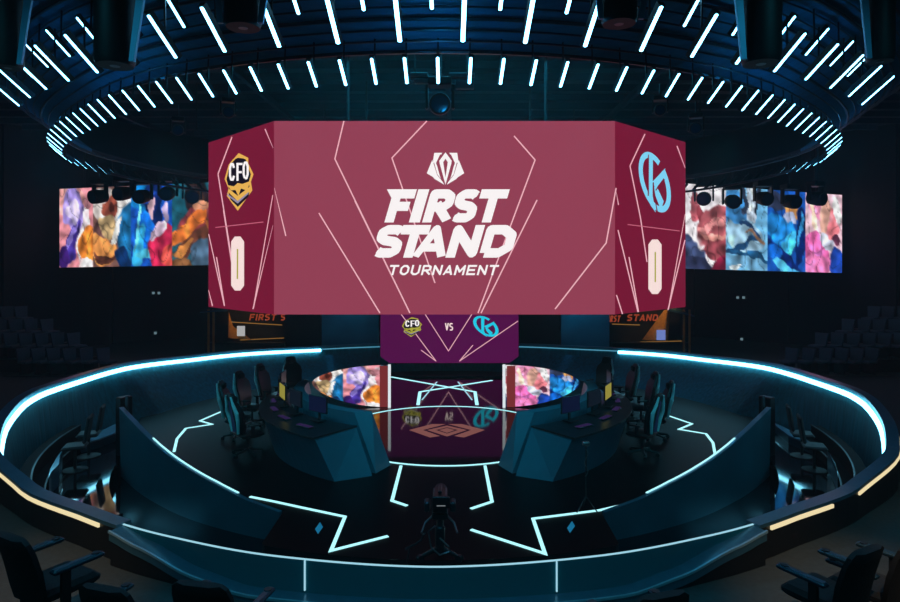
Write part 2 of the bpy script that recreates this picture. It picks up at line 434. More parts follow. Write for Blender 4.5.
# ------------------------------------------------------------------ hanging scoreboard
D0 = 13.2
fA = at(274, 264, D0); fB = at(615, 264, D0)
ztop = at(445, 121, D0).z; zbot = at(445, 314.5, D0).z
lo = at(208.5, 264, 15.55); ro = at(685.5, 264, 15.5)
oct_ = [fA.xy, fB.xy, ro.xy, Vector((ro.x, ro.y+5.5)), Vector((fB.x, ro.y+8)), Vector((fA.x, ro.y+8)), Vector((lo.x, lo.y+5.5)), lo.xy]
hub = Vector((0, (fA.y+ro.y+8)/2))
sb = thing('hanging_scoreboard', 'huge eight-sided hanging video scoreboard with a rose front screen', 'scoreboard', (hub.x, hub.y, zbot))
def inset(p, k): return hub+(p-hub)*(1-k)
b = MB(); b.loft([[Vector((*inset(p, .012), z)) for p in oct_] for z in (zbot+.01, ztop-.01)]); b.build('housing', BLACK, sb)
b = MB(); b.add([(fA.x, fA.y, zbot), (fB.x, fB.y, zbot), (fB.x, fB.y, ztop), (fA.x, fA.y, ztop)], [(0,1,2,3)]); front = b.build('front_screen', ROSE, sb)
b = MB(); b.add([(lo.x, lo.y, zbot), (fA.x, fA.y, zbot), (fA.x, fA.y, ztop), (lo.x, lo.y, ztop)], [(0,1,2,3)]); lft = b.build('side_screen', WINE, sb)
b = MB(); b.add([(fB.x, fB.y, zbot), (ro.x, ro.y, zbot), (ro.x, ro.y, ztop), (fB.x, fB.y, ztop)], [(0,1,2,3)]); rgt = b.build('side_screen', WINE, sb)
b = MB()
for i in range(8):
    a, c = oct_[i], oct_[(i+1) % 8]
    if i in (0, 1, 7): continue
    b.add([(a.x, a.y, zbot+.02), (c.x, c.y, zbot+.02), (c.x, c.y, ztop-.02), (a.x, a.y, ztop-.02)], [(0,1,2,3)])
b.build('rear_screen', WINE, sb)
for x in (-2.6, 2.6):
    for y in (hub.y-1.5, hub.y+2): MB().cyl((x, y, ztop-.02), (x, y, 9.9), .035, n=8).build('suspension_rod', BLACK, sb)
FR = Face((0, fA.y, 0), (0, -1, 0))
nl = (lo-fA).cross(Vector((0,0,1))); FL = Face(fA, nl); nr = (ro-fB).cross(Vector((0,0,1))); FRT = Face(fB, nr)
# lines on the front screen
W1 = 1.3
ln = []
for q in ([(344,121), (335,159), (410,313)], [(427,121), (392,158), (435,283)], [(514,136), (535,160), (478,313)],
          [(319,213), (380,313)], [(355,201), (410,313)], [(537,200), (481,313)], [(616,188), (606,243), (555,309)], [(274,188), (286,236)]):
    ln += pline(q, W1)
FR.polys([[(max(274.3, x), min(314, y)) for x, y in q] for q in ln], .012, 'screen_line', PINKLINE, front)
# FIRST STAND lettering (crop coordinates /4.011 + origin)
C = lambda x, y: (360+x/4.011, 140+y/4.011)
def big(ch, x, y, w, h, t, sh):
    X, Y = C(x, y); return letter(ch, X, Y, w/4.011, h/4.011, t/4.011, sh)
g = []
for ch, x, w in (('F', 98, 92), ('I', 196, 44), ('R', 249, 104), ('S', 356, 98), ('T', 450, 112)): g += big(ch, x, 331, w, 133, 37 if ch != 'I' else 44, .29)
g += [[C(108,198), C(170,198), C(160,236), C(128,236)]]
for ch, x, w in (('S', 44, 110), ('T', 136, 112), ('A', 212, 124), ('N', 342, 122), ('D', 474, 128)): g += big(ch, x, 472, w, 131, 33 if ch == 'A' else 38, .29)
FR.polys(g, .02, 'tournament_lettering', WHITE, front)
X, Y = C(112, 542)
FR.polys(word('TOURNAMENT', X, Y, 9.0, 10.2, 2.0, 1.95, .26), .021, 'small_lettering', WHITE, front)
em = [[C(298,52), C(330,52), C(306,92), C(322,150), C(338,180), C(318,168), C(300,157), C(284,140)], [C(290,80), C(298,120), C(330,172), C(268,134)],
      [C(390,52), C(358,52), C(380,92), C(364,150), C(348,180), C(368,168), C(386,157), C(402,140)], [C(396,80), C(388,120), C(356,172), C(418,134)],
      [C(343,50), C(368,84), C(366,96), C(343,180), C(320,96), C(318,84)]]
FR.polys(em, .02, 'emblem', WHITE, front)
FR.polys([[C(343,76), C(352,90), C(350,104), C(343,150), C(336,104), C(334,90)], seg(C(325,60), C(309,94), 1.9), seg(C(309,94), C(338,168), 1.9, .5), seg(C(361,60), C(377,94), 1.9), seg(C(377,94), C(348,168), 1.9, .5),
          seg(C(296,92), C(310,140), .8, .4), seg(C(310,140), C(336,172), .5), seg(C(390,92), C(376,140), .8, .4), seg(C(376,140), C(350,172), .5)], .028, 'emblem_cut', ROSE, front)
# side screens of the scoreboard
def clampx(ps, a, b_): return [[(min(max(x, a), b_), y) for x, y in q] for q in ps]
L = []
for q in ([(232.5,137), (218.5,174), (233,264)], [(265.5,129), (274,148)], [(209,234), (225,306)], [(217,257), (225,306)], [(208.7,290), (213,306)],
          [(273.5,195), (254,308)], [(274,225), (253.5,309)], [(224,210), (232,262)]): L += pline(q, 1.15, False)
FL.polys(clampx(L, 208.7, 273.7), .012, 'screen_line', PINKLINE, lft)
FL.polys(pline([(216,227.5), (264,222)], .8, False), .014, 'divider_line', PINKDIM, lft)
zero = lambda cx, y0, y1, w: [(cx-w*.22, y0), (cx+w*.22, y0), (cx+w*.5, y0+5), (cx+w*.5, y1-5), (cx+w*.22, y1), (cx-w*.22, y1), (cx-w*.5, y1-5), (cx-w*.5, y0+5)]
FL.polys([zero(238.3, 236.5, 290.5, 13)], .016, 'score_digit', CREAM, lft); FL.polys([seg((238.6, 249), (238.4, 279), 1.4)], .024, 'score_slot', OLIVE, lft)
K = lambda x, y: (200+x/5.47, 110+y/5.47)
Rl = []
for q in ([(644.5,134), (629.5,166), (640,218), (646.5,262)], [(676.5,146), (685,168)], [(617.5,230), (637.5,312)], [(628.5,257), (638,312)], [(616,295), (622,314)],
          [(685,214), (668,309)], [(684.5,240), (667.5,310)], [(613,190), (618,205)]): Rl += pline(q, 1.15, False)
FRT.polys(clampx(Rl, 615.4, 685), .012, 'screen_line', PINKLINE, rgt)
FRT.polys(pline([(627,224.5), (679,231)], .8, False), .014, 'divider_line', PINKDIM, rgt)
FRT.polys([zero(654.3, 239.5, 294, 13.2)], .016, 'score_digit', CREAM, rgt); FRT.polys([seg((654.3, 252), (654.3, 282), 1.4)], .024, 'score_slot', OLIVE, rgt)
def cfo(face, T, sc, parent, e0=.016, g1=GOLD, lt=WHITE):
    """shield logo in crop coordinates of the left screen, T maps to photo px"""
    face.polys([[T(x, y) for x, y in q] for q in (
        [(215,236), (268,262), (268,292), (297,352), (282,392), (290,440), (210,552), (150,470), (160,430), (138,378), (160,300), (175,282)],)], e0, 'logo_shield', g1, parent)
    face.polys([[T(x, y) for x, y in q] for q in (
        [(215,252), (256,272), (262,300), (284,352), (272,395), (276,420), (212,470), (164,432), (150,380), (168,300)],
        [(160,450), (212,500), (276,450), (270,475), (212,530), (172,490)])], e0+.006, 'logo_field', NAVY, parent)
    face.polys([[T(x, y) for x, y in q] for q in (
        [(158,412), (192,418), (212,400), (238,405), (284,388), (262,440), (230,430), (216,472), (200,438), (175,440)], [(180,276), (215,246), (258,268), (215,262)])], e0+.010, 'logo_crest', g1, parent)
    face.polys([[T(x, y) for x, y in q] for q in ([(152,456), (212,498), (272,448), (270,460), (212,512), (158,470)],)], e0+.010, 'logo_band', SILVER, parent)
    w = []
    for ch, x, y in (('C', 165, 388), ('F', 206, 388), ('O', 240, 380)):
        for q in letter(ch, x, y, 34, 98, 12): w.append([T(a, b_) for a, b_ in q])
    face.polys(w, e0+.014, 'logo_lettering', lt, parent)
cfo(FL, K, 1, lft)
def kc(face, T, parent, m_, e0=.016, edge=None):
    ring_ = []
    N = 40; cx, cy = 296, 395
    def ell(a, rx, ry):
        x = rx*math.cos(a); y = ry*math.sin(a); t = math.radians(-17)
        return (cx + x*math.cos(t) - y*math.sin(t), cy + x*math.sin(t) + y*math.cos(t))
    for k in range(N):
        a, c = 2*PI*k/N, 2*PI*(k+1)/N
        if k in (36, 37): continue
        ring_.append([T(*ell(a, 76, 172)), T(*ell(c, 76, 172)), T(*ell(c, 54, 138)), T(*ell(a, 54, 138))])
    bars = [[(263,240), (286,262), (284,470), (302,562), (272,520), (264,470)], [(284,392), (354,318), (346,372), (300,432)], [(292,420), (310,425), (345,500), (330,548), (300,470)]]
    face.polys(ring_+[[T(x, y) for x, y in q] for q in bars], e0, 'logo_mark', m_, parent)
    if edge: face.polys([[T(x, y) for x, y in q] for q in ([(258,245), (263,245), (262,470), (256,470)], [(286,395), (290,395), (290,470), (286,470)], [(290,468), (294,468), (312,560), (306,560)], [(298,436), (350,378), (350,384), (300,444)])], e0+.006, 'logo_gap', edge, parent)
K2 = lambda x, y: (600+x/5.47, 110+y/5.47)
kc(FRT, K2, rgt, CYAN, edge=WINE)

# ------------------------------------------------------------------ lower display behind the stage
DS = 24.4
ls = thing('lower_display', 'purple versus display standing low behind the stage under the scoreboard', 'display', at(449, 363, DS))
z0, z1 = at(449, 363, DS).z, at(449, 286, DS).z; x0, x1 = at(380.5, 0, DS).x, at(518.5, 0, DS).x; yy = DS-16
b = MB(); b.box(((x0+x1)/2, yy+.13, (z0+z1)/2), (x1-x0+.04, .22, z1-z0+.04)); b.build('housing', BLACK, ls)
b = MB(); b.add([(x0, yy, z0), (x1, yy, z0), (x1, yy, z1), (x0, yy, z1)], [(0,1,2,3)]); scr = b.build('screen', PURPLE, ls)
for x in (x0+.5, x1-.5): MB().box((x, yy+.13, z0/2), (.2, .2, z0)).build('foot', BLACK, ls)
FV = Face((0, yy, 0), (0, -1, 0))
Lw = []
for q in ([(425,314), (448.5,351), (472,314)], [(401,314), (436,361), (421,350)], [(518,321), (459.5,361), (473,345)]): Lw += pline(q, .8)
FV.polys(Lw, .015, 'screen_line', PINKLINE, scr)
S8 = lambda x, y: (370+x/4.3, 310+y/4.3)
T1 = lambda x, y: S8(180+(x-216)*.55, 72+(y-390)*.27)
cfo(FV, T1, 1, scr, .02, OLIVE, WHITE)
FV.polys(word('VS', 445, 330.5, 3.8, 7.6, 1.25, .5), .03, 'versus_lettering', CREAM, scr)
T2 = lambda x, y: S8(498+(x-296)*.62, 70+(y-395)*.27)
kc(FV, T2, scr, CYAN2, .02)

# ------------------------------------------------------------------ picture screens (abstract artwork in the photographed colours)
import colorsys
from mathutils import noise as NZ
def h2(x, y, s=0.0):
    return NZ.noise(Vector((x*.55, y*.55, s*3.7)))*1.7
PANELS = {   # (u, v from top, ru, rv, tilt deg, colour) painted in order over a ground
 0: ((222,140,150), [(.3,.15,.5,.2,0,(235,165,160)), (.45,.3,.33,.26,20,(160,140,215)), (.42,.3,.14,.14,0,(205,190,235)), (.75,.5,.12,.5,25,(240,225,230)), (.35,.72,.16,.42,35,(70,50,150)), (.3,.68,.06,.35,35,(150,130,225)), (.15,.9,.18,.18,0,(60,30,110)), (.85,.78,.28,.26,10,(232,132,50)), (.8,1.0,.3,.1,0,(245,225,225)), (.9,.2,.14,.1,0,(180,120,130))]),
 1: ((120,84,78), [(.3,.2,.4,.25,0,(215,205,200)), (.75,.25,.3,.22,30,(225,220,215)), (.5,.22,.2,.16,0,(140,70,55)), (.5,.24,.07,.08,0,(80,36,30)), (.25,.5,.26,.1,-15,(90,60,60)), (.4,.5,.26,.16,0,(212,180,130)), (.95,.6,.34,.4,20,(30,110,165)), (.62,.6,.07,.34,35,(235,235,230)), (.25,.8,.4,.18,15,(215,140,75)), (.3,.9,.3,.06,10,(90,50,40)), (.8,.92,.24,.16,0,(15,50,100))]),
 2: ((24,86,190), [(.3,.15,.4,.2,0,(20,120,190)), (.55,.25,.24,.3,10,(14,34,92)), (.52,.3,.1,.14,0,(215,175,190)), (.4,.16,.16,.06,-30,(30,70,160)), (.3,.6,.3,.3,0,(20,110,215)), (.2,.75,.14,.3,10,(60,190,245)), (.35,.85,.25,.07,0,(90,215,250)), (.8,.75,.34,.3,-20,(195,40,80)), (.7,.55,.24,.09,-30,(230,200,225)), (.9,.9,.14,.12,0,(240,90,80)), (.9,.35,.12,.12,0,(190,170,210)), (.1,.5,.05,.3,0,(110,220,250))]),
 3: ((28,90,108), [(.6,.2,.34,.24,0,(36,28,34)), (.62,.18,.18,.12,0,(60,38,30)), (.5,.45,.5,.14,-10,(120,50,56)), (.35,.52,.5,.11,-22,(222,116,50)), (.6,.68,.6,.13,-14,(96,54,40)), (.3,.74,.3,.06,-18,(205,130,66)), (.78,.86,.3,.22,0,(70,96,120)), (.2,.95,.3,.12,0,(120,80,50)), (.85,.56,.2,.06,20,(160,90,50)), (.7,.3,.2,.05,0,(190,130,100))]),
 4: ((238,232,236), [(.3,.25,.11,.2,-20,(160,80,90)), (.48,.36,.1,.12,-35,(120,50,60)), (.8,.5,.46,.24,-10,(165,84,92)), (.75,.46,.4,.05,-12,(220,140,140)), (.8,.62,.4,.05,8,(228,150,140)), (.85,.75,.4,.12,0,(150,70,80)), (.2,.85,.5,.26,35,(66,80,120)), (.5,1.0,.5,.14,20,(44,50,80)), (.9,.95,.2,.12,0,(130,30,60))]),
 5: ((110,178,220), [(.2,.3,.35,.3,0,(60,130,190)), (.6,.25,.16,.3,0,(190,205,222)), (.42,.12,.05,.2,0,(40,50,70)), (.74,.14,.05,.2,8,(36,46,66)), (.5,.6,.5,.2,10,(150,190,215)), (.3,.72,.5,.04,-8,(30,70,110)), (.5,.9,.6,.1,5,(105,160,195)), (.6,.82,.6,.03,10,(30,80,120)), (.75,.62,.26,.04,16,(130,100,80)), (.6,.5,.3,.03,25,(28,60,100)), (.2,.95,.2,.04,0,(220,235,240))]),
 6: ((24,84,176), [(.2,.12,.4,.14,0,(50,60,90)), (.62,.22,.22,.12,15,(205,140,80)), (.55,.34,.13,.1,0,(180,190,225)), (.3,.5,.4,.2,10,(36,140,225)), (.5,.66,.3,.1,-35,(70,190,245)), (.85,.55,.16,.4,8,(10,34,96)), (.85,.45,.05,.25,20,(60,160,230)), (.4,.85,.6,.1,20,(16,40,110)), (.5,.94,.4,.05,10,(80,180,235)), (.15,.78,.16,.1,0,(22,100,200))]),
 7: ((240,200,214), [(.3,.16,.3,.2,0,(245,150,190)), (.55,.3,.2,.2,0,(250,190,170)), (.2,.35,.07,.3,-25,(250,215,190)), (.75,.42,.16,.22,0,(240,130,140)), (.9,.2,.16,.16,0,(235,235,235)), (.3,.7,.34,.22,0,(240,110,180)), (.6,.6,.2,.1,30,(200,205,225)), (.35,.92,.4,.14,0,(244,130,190)), (.86,.88,.24,.2,0,(30,70,170)), (.86,.6,.12,.07,0,(120,60,90))]),
}
def paint(pid, u, v):
    c, bl = PANELS[pid]; c = list(c)
    wu = u+.09*h2(u*5, v*6, pid)+.03*h2(u*16, v*18, pid+3); wv = v+.05*h2(u*5+7, v*4, pid+5)+.02*h2(u*15, v*12, pid)
    for (cu, cv, ru, rv, t, col) in bl:
        a = math.radians(t); du, dv = wu-cu, wv-cv
        x = (du*math.cos(a)+dv*math.sin(a))/ru; y = (-du*math.sin(a)+dv*math.cos(a))/rv
        k = x*x+y*y
        w = min(1, max(0, (1.0-k)*6))
        sh = 1+.30*h2(u*9+cu*9, v*11+cv*7, pid)
        if w > 0: c = [c[i]*(1-w)+min(255, col[i]*sh)*w for i in range(3)]
    g_ = 1+.22*h2(u*14, v*20, pid*2)
    e_ = abs(h2(u*7+1.3, v*8, pid+9)); g_ *= (.6+.4*min(1, e_/.08))
    return lin([min(255, max(0, q*g_)) for q in c])
PIC = glow_attr('picture_screen', 1.0)
def picture(name, corners, pids, nu, nv, parent, mask=None):
    """corners: bl, br, tr, tl; pids: list of (panel, share)"""
    bl, br, tr, tl = corners; vs = []; cols = []
    tot = sum(s for _, s in pids)
    for j in range(nv+1):
        for i in range(nu+1):
            u, v = i/nu, j/nv
            if mask: uu, vv = mask(u, v)
            else: uu, vv = u, v
            p = (tl*(1-uu)+tr*uu)*(1-vv)+(bl*(1-uu)+br*uu)*vv
            vs.append(p); k = uu*tot; acc = 0
            for pid, s in pids:
                if k <= acc+s+1e-6: break
                acc += s
            cols.append(paint(pid, min(1, max(0, (k-acc)/s)), vv))
    fs = [(j*(nu+1)+i, j*(nu+1)+i+1, (j+1)*(nu+1)+i+1, (j+1)*(nu+1)+i) for j in range(nv) for i in range(nu)]
    b = MB(); b.add(vs, fs); b.fix = False
    o = b.build(name, PIC, parent); me = o.data
    at_ = me.color_attributes.new('picture', 'FLOAT_COLOR', 'POINT')
    for k, c in enumerate(cols): at_.data[k].color = (*c, 1)
    return o
def pic_screen(label, tl, tr, br, bl, dl, dr, pids, nu):
    c = [at(*bl, dl), at(*br, dr), at(*tr, dr), at(*tl, dl)]
    c[0].z = c[0].z; r = thing('picture_screen', label, 'video wall', (c[0]+c[1])/2)
    picture('screen_image', c, pids, nu, 76, r)
    n_ = (c[1]-c[0]).cross(c[3]-c[0]).normalized()
    if n_.dot(CAM-c[0]) > 0: n_ = -n_
    f = [p+n_*.03 for p in c]; g_ = [p+n_*.25 for p in c]
    MB().hexa(f, g_).build('screen_cabinet', BLACK, r)
    for t in (.15, .5, .85):
        p = c[3]*(1-t)+c[2]*t+n_*.14; MB().cyl(p-Vector((0,0,.03)), (p.x, p.y, 9.9), .04, n=8).build('hanger', METAL, r)
pic_screen('wide video wall with four colourful painted panels left of the scoreboard', (59.5,189), (216,182), (216,265), (59.5,267.5), 28.2, 26.7, [(0,35), (1,38), (2,41), (3,42)], 150)
pic_screen('wide video wall with pale pink and blue painted panels right of the scoreboard', (680,183), (842,195), (842,273), (680,268.5), 26.6, 28.4, [(4,44), (5,41), (6,39), (7,38)], 150)

# lens-shaped screens on the stage
def lens(label, sgn):
    dl = 18.3
    X0, X1 = (312, 388.5) if sgn < 0 else (580, 502.5)
    yt, yb = (365, 407)
    tl = at(min(X0, X1), yt, dl); tr = at(max(X0, X1), yt, dl); br = at(max(X0, X1), yb, dl); bl_ = at(min(X0, X1), yb, dl)
    def mask(u, v):
        s = u if sgn < 0 else 1-u
        h = math.sqrt(max(0, 1-(1-s)**2))**1.25*.98+.02
        return u, .42+(v-.42)*h
    r = thing('lens_screen', label, 'display', (tl+tr)/2-Vector((0,0,(tl-bl_).z)))
    picture('screen_image', [bl_, br, tr, tl], [(1,.9), (0,1.1), (3,.25)] if sgn < 0 else [(4,.3), (7,1.1), (6,.9)], 70, 40, r, mask)
    # body behind, with the same outline
    pts = []
    N = 20
    for k in range(N+1):
        u = k/N; uu, vv = mask(u, 0); pts.append((tl*(1-uu)+tr*uu)*(1-vv)+(bl_*(1-uu)+br*uu)*vv)
    for k in range(N, -1, -1):
        u = k/N; uu, vv = mask(u, 1); pts.append((tl*(1-uu)+tr*uu)*(1-vv)+(bl_*(1-uu)+br*uu)*vv)
    bb = MB(); bb.loft([[p+Vector((0, .03, 0)) for p in pts], [p+Vector((0, .16, 0)) for p in pts]]); bb.build('body', BLACK, r)
    xe = (at(389.5, 0, dl).x if sgn < 0 else at(504, 0, dl).x)
    MB().box((xe, dl-16-.03, (yb and (tl.z+bl_.z)/2)), (.075, .05, tl.z-bl_.z+.04)).build('white_edge', glow('edge_white', (225, 235, 240), 1.0), r)
    xm = at(384 if sgn < 0 else 511, 0, dl).x
    MB().box((xm, dl-16-.015, (tl.z+bl_.z)/2-.01), (.24, .02, (tl.z-bl_.z)*.98)).build('rose_band', glow('rose_band', (120, 46, 48), 1.0), r)
    MB().box((xe+(-.7 if sgn < 0 else .7), dl-16+.1, bl_.z/2), (1.2, .12, max(.02, bl_.z))).build('plinth', BLACK, r)
lens('lens-shaped screen with painted figures beside the stage rear, pointed left', -1)
lens('lens-shaped screen with painted figures beside the stage rear, pointed right', 1)

# ------------------------------------------------------------------ player desks
def arcpts(a0, a1, n=22): return [a0+(a1-a0)*i/n for i in range(n+1)]
def desk(sgn, label):
    r = thing('player_desk', label, 'desk', pol(3.9, sgn*70))
    aa = arcpts(24*sgn, 90*sgn); 
    def secs(prof): return [[pol(rr+dr, a, z) for rr, z, dr in [(q[0], q[1], 0) for q in prof]] for a in aa]
    def sw(prof, name, m_):
        b = MB(); b.loft([[pol(q[0]-(.42*(abs(a)-24)/66 if q[0] > 4.2 else 0), a+(q[2] if len(q) > 2 else 0)*sgn, q[1]) for q in prof] for a in aa]); return b.build(name, m_, r)
    sw([(3.87, 0, -3), (4.45, 0, 3.5), (4.68, .82, 7), (3.90, .90, 2)], 'desk_body', DESKM)
    sw([(3.88, .905, 2), (4.74, .825, 7), (4.74, .86, 7), (3.88, .94, 2)], 'desk_top', DESKTOP)
    sw([(3.15, 0, -3.6), (3.72, 0, -3), (3.70, 1.14, 5), (3.45, 1.14, 1)], 'front_shell', DESKM)
    return r
desk(-1, 'long curved teal player desk on the left of the stage')
desk(1, 'long curved teal player desk on the right of the stage')
SCRM = [glow('monitor_yellow', (170, 160, 70), .7), glow('monitor_blue', (16, 26, 60), .6), glow('monitor_dim', (20, 30, 44), .6)]
def monitor(a, k, label, m_, grp):
    p = pol(4.03, a, .925); r = thing('gaming_monitor', label, 'monitor', p, grp)
    ang = math.radians(a)
    def L(x, y, z): # x along tangent, y outward
        q = Vector((math.cos(ang), math.sin(ang), 0))*x + Vector((math.sin(ang), -math.cos(ang), 0))*y
        return p+q+Vector((0, 0, z))
    MB().box(L(0, 0, .03), (.26, .2, .02), ang).build('stand_base', PLAST, r)
    MB().box(L(0, -.03, .14), (.05, .03, .24), ang).build('stand_neck', PLAST, r)
    c = MB().box(L(0, 0, .36), (.56, .035, .34), ang, bev=.01).build('monitor_case', PLAST, r)
    MB().box(L(0, .021, .36), (.52, .008, .30), ang).build('screen', m_, c)
def keyboardset(a, label, grp):
    p = pol(4.42-.36*(abs(a)-30)/60, a, .905); r = thing('keyboard', label, 'keyboard', p, grp); ang = math.radians(a)
    MB().box(p+Vector((0,0,.0)), (.42, .14, .025), ang, bev=.006).build('case', PLAST, r)
    MB().box(p+Vector((0,0,.016)), (.39, .11, .01), ang).build('keys', glow('key_glow', (70, 50, 110), .35), r)
names = ['nearest the camera', 'second from the front', 'middle of the five', 'fourth from the front', 'farthest back']
for s, side in ((-1, 'left'), (1, 'right')):
    for k, a in enumerate((39, 51, 63, 75, 87)):
        monitor(s*a, k, f'slim black monitor on the {side} player desk, {names[k]}', SCRM[0] if (k == 2) else SCRM[1 + k % 2], f'monitors on the {side} desk')
        keyboardset(s*a, f'dark keyboard on the {side} player desk, {names[k]}', f'keyboards on the {side} desk')

# gaming chairs (front of chair = +Y in its own frame)
STRIPE = mat('chair_stripe', (175, 238, 245), .5, noise=.2); STRIPE2 = mat('chair_stripe_violet', (130, 90, 130), .5, noise=.2)
def gaming_chair():
    r = thing('gaming_chair', '', 'chair')
    b = MB()
    rings = []
    for z, w, y, t in ((.50, .20, -.20, .05), (.62, .25, -.22, .06), (.8, .26, -.25, .06), (.95, .29, -.29, .06), (1.08, .27, -.32, .055), (1.2, .17, -.35, .05), (1.33, .15, -.38, .045), (1.37, .10, -.39, .03)):
        rings.append([Vector((x, y+yy*t+.05*(abs(x)/.28)**2, z)) for x, yy in ((-w, -.4), (-w*.6, -1), (0, -1.1), (w*.6, -1), (w, -.4), (w, .5), (w*.6, .9), (0, .8), (-w*.6, .9), (-w, .5))])
    b.loft(rings); br = b.build('backrest', PLAST, r, smooth=True)
    for sx in (-1, 1):
        b = MB(); b.tube([(sx*.15, -.275, .53), (sx*.21, -.31, .8), (sx*.245, -.35, .97), (sx*.17, -.395, 1.15), (sx*.12, -.43, 1.32)], [.03, .04, .045, .035, .02], 8); b.build('side_stripe', STRIPE, br, smooth=True)
    MB().tube([(0, -.28, .56), (0, -.35, .95), (0, -.41, 1.2)], [.05, .03, .02], 8).build('centre_stripe', STRIPE2, br, smooth=True)
    MB().box((0, -.30, 1.24), (.24, .07, .14), bev=.03).build('headrest_cushion', FABRIC, r)
    b = MB(); b.box((0, .02, .46), (.52, .5, .11), bev=.04); b.build('seat', PLAST, r, smooth=True)
    for sx in (-1, 1):
        b = MB(); b.box((sx*.30, .02, .68), (.08, .26, .03), bev=.012); b.box((sx*.30, -.02, .57), (.04, .07, .22)); b.box((sx*.24, -.02, .46), (.14, .07, .03)); b.build('armrest', PLAST, r)
    MB().cyl((0, 0, .12), (0, 0, .42), .03).build('gas_lift', METAL, r)
    for k in range(5):
        a = 2*PI*k/5; e = Vector((math.cos(a)*.32, math.sin(a)*.32, .075))
        lg = MB().tube([(0, 0, .12), e+Vector((0,0,.01))], [.035, .02], 8).build('base_leg', PLAST, r)
        MB().tube([e+Vector((-math.sin(a)*.025, math.cos(a)*.025, -.035)), e+Vector((math.sin(a)*.025, -math.cos(a)*.025, -.035))], .04, 12).build('caster', BLACK, lg)
    return r
gc = gaming_chair(); used = False
for s, side in ((-1, 'left'), (1, 'right')):
    for k, a in enumerate((62, 79, 93, 107, 121)):
        c = copy_tree(gc) if used else gc; used = True
        c.location = pol((4.8, 5.0, 4.95, 5.0, 5.1)[k], s*a); c.rotation_euler = (0, 0, math.radians(s*a) + (-s*.25 if k == 0 else random.uniform(-.25, .25)))
        c['label'] = f'black gaming chair with pale stripes at the {side} player desk, {names[k]}'; c['group'] = f'gaming chairs at the {side} desk'

# ------------------------------------------------------------------ broadcast camera robot at the stage front
rc = onz(440, 557, 0); rc.z = 0
rg = thing('broadcast_camera', 'black broadcast camera on a low wheeled pedestal at the stage front', 'camera', rc)
V = lambda x, y, z: rc+Vector((x, y, z))
b = MB()
for a in (90, 210, 330):
    e = Vector((math.cos(math.radians(a))*.30, math.sin(math.radians(a))*.30, .07)); b.tube([V(0,0,.14), V(*e)], [.04, .025], 8)
b.cyl(V(0,0,.08), V(0,0,.2), .09, .06); b.build('dolly_base', PLAST, rg)
for a in (90, 210, 330):
    e = Vector((math.cos(math.radians(a))*.31, math.sin(math.radians(a))*.31, .05)); t = Vector((-math.sin(math.radians(a)), math.cos(math.radians(a)), 0))*.03
    MB().cyl(V(*(e-t)), V(*(e+t)), .05, n=16).build('wheel', METAL, rg)
MB().tube([V(0,0,.18), V(0,0,.42), V(0,0,.44), V(0,0,.56)], [.07, .07, .05, .05], 14).build('pedestal_column', METAL, rg)
MB().box(V(0, 0, .60), (.22, .2, .1), bev=.02).build('pan_head', PLAST, rg)
bd = MB().box(V(0, .05, .78), (.2, .42, .24), bev=.025).build('camera_body', PLAST, rg)
MB().cyl(V(0, .26, .78), V(0, .48, .78), .075, .09).build('lens', METAL, bd)
MB().box(V(0, .05, .93), (.05, .26, .04), bev=.01).build('top_handle', METAL, bd)
MB().box(V(.02, -.2, .84), (.24, .04, .16), bev=.01).build('viewfinder', PLAST, bd)
MB().box(V(.02, -.222, .80), (.12, .006, .012)).build('status_light', glow('vf', (150, 160, 165), .5), bd)
for sx in (-1, 1):
    MB().tube([V(sx*.1, -.05, .6), V(sx*.2, -.2, .56), V(sx*.24, -.38, .5)], .014, 8).build('pan_handle', STEEL, rg)
    MB().box(V(sx*.18, .02, .72), (.08, .2, .14), bev=.02).build('side_box', METAL, rg)
MB().tube([V(-.2, -.3, .46)]+[V(-.34+.12*math.cos(t*.7), -.25-.02*t, .42-.07*t*(1-t/9)) for t in range(7)]+[V(-.45, -.4, .012)], .012, 8).build('control_cable', METAL, rg, smooth=True)
b = MB(); b.tube([V(.0, -.08, .3), V(.12, -.16, .22), V(.14, -.1, .12), V(.0, -.16, .1), V(-.12, -.14, .2), V(-.16,-.12,.4), V(-.06,-.15,.5)], .012, 8); b.build('loose_cable', STEEL, rg, smooth=True)

# slim camera stand at right of the stage, and a small one in the left
def slim(px, py, h, label):
    p = onz(px, py, 0); p.z = 0
    r = thing('camera_stand', label, 'stand', p)
    for a in (90, 210, 330): MB().tube([p+Vector((0,0,.25)), p+Vector((math.cos(math.radians(a))*.2, math.sin(math.radians(a))*.2, .012))], .011, 8).build('leg', METAL, r)
    MB().cyl(p+Vector((0,0,.2)), p+Vector((0,0,h)), .013).build('pole', METAL, r)
    MB().box(p+Vector((0,0,h+.04)), (.12, .1, .07), bev=.015).build('camera_head', STEEL, r)
    MB().tube([p+Vector((.03*math.sin(t*1.1), -.025, h-.05-t*.05)) for t in range(10)], .007, 6).build('coiled_cable', STEEL, r, smooth=True)
slim(586, 511, 1.08, 'slim tripod stand with a small camera and coiled cable, right stage front')

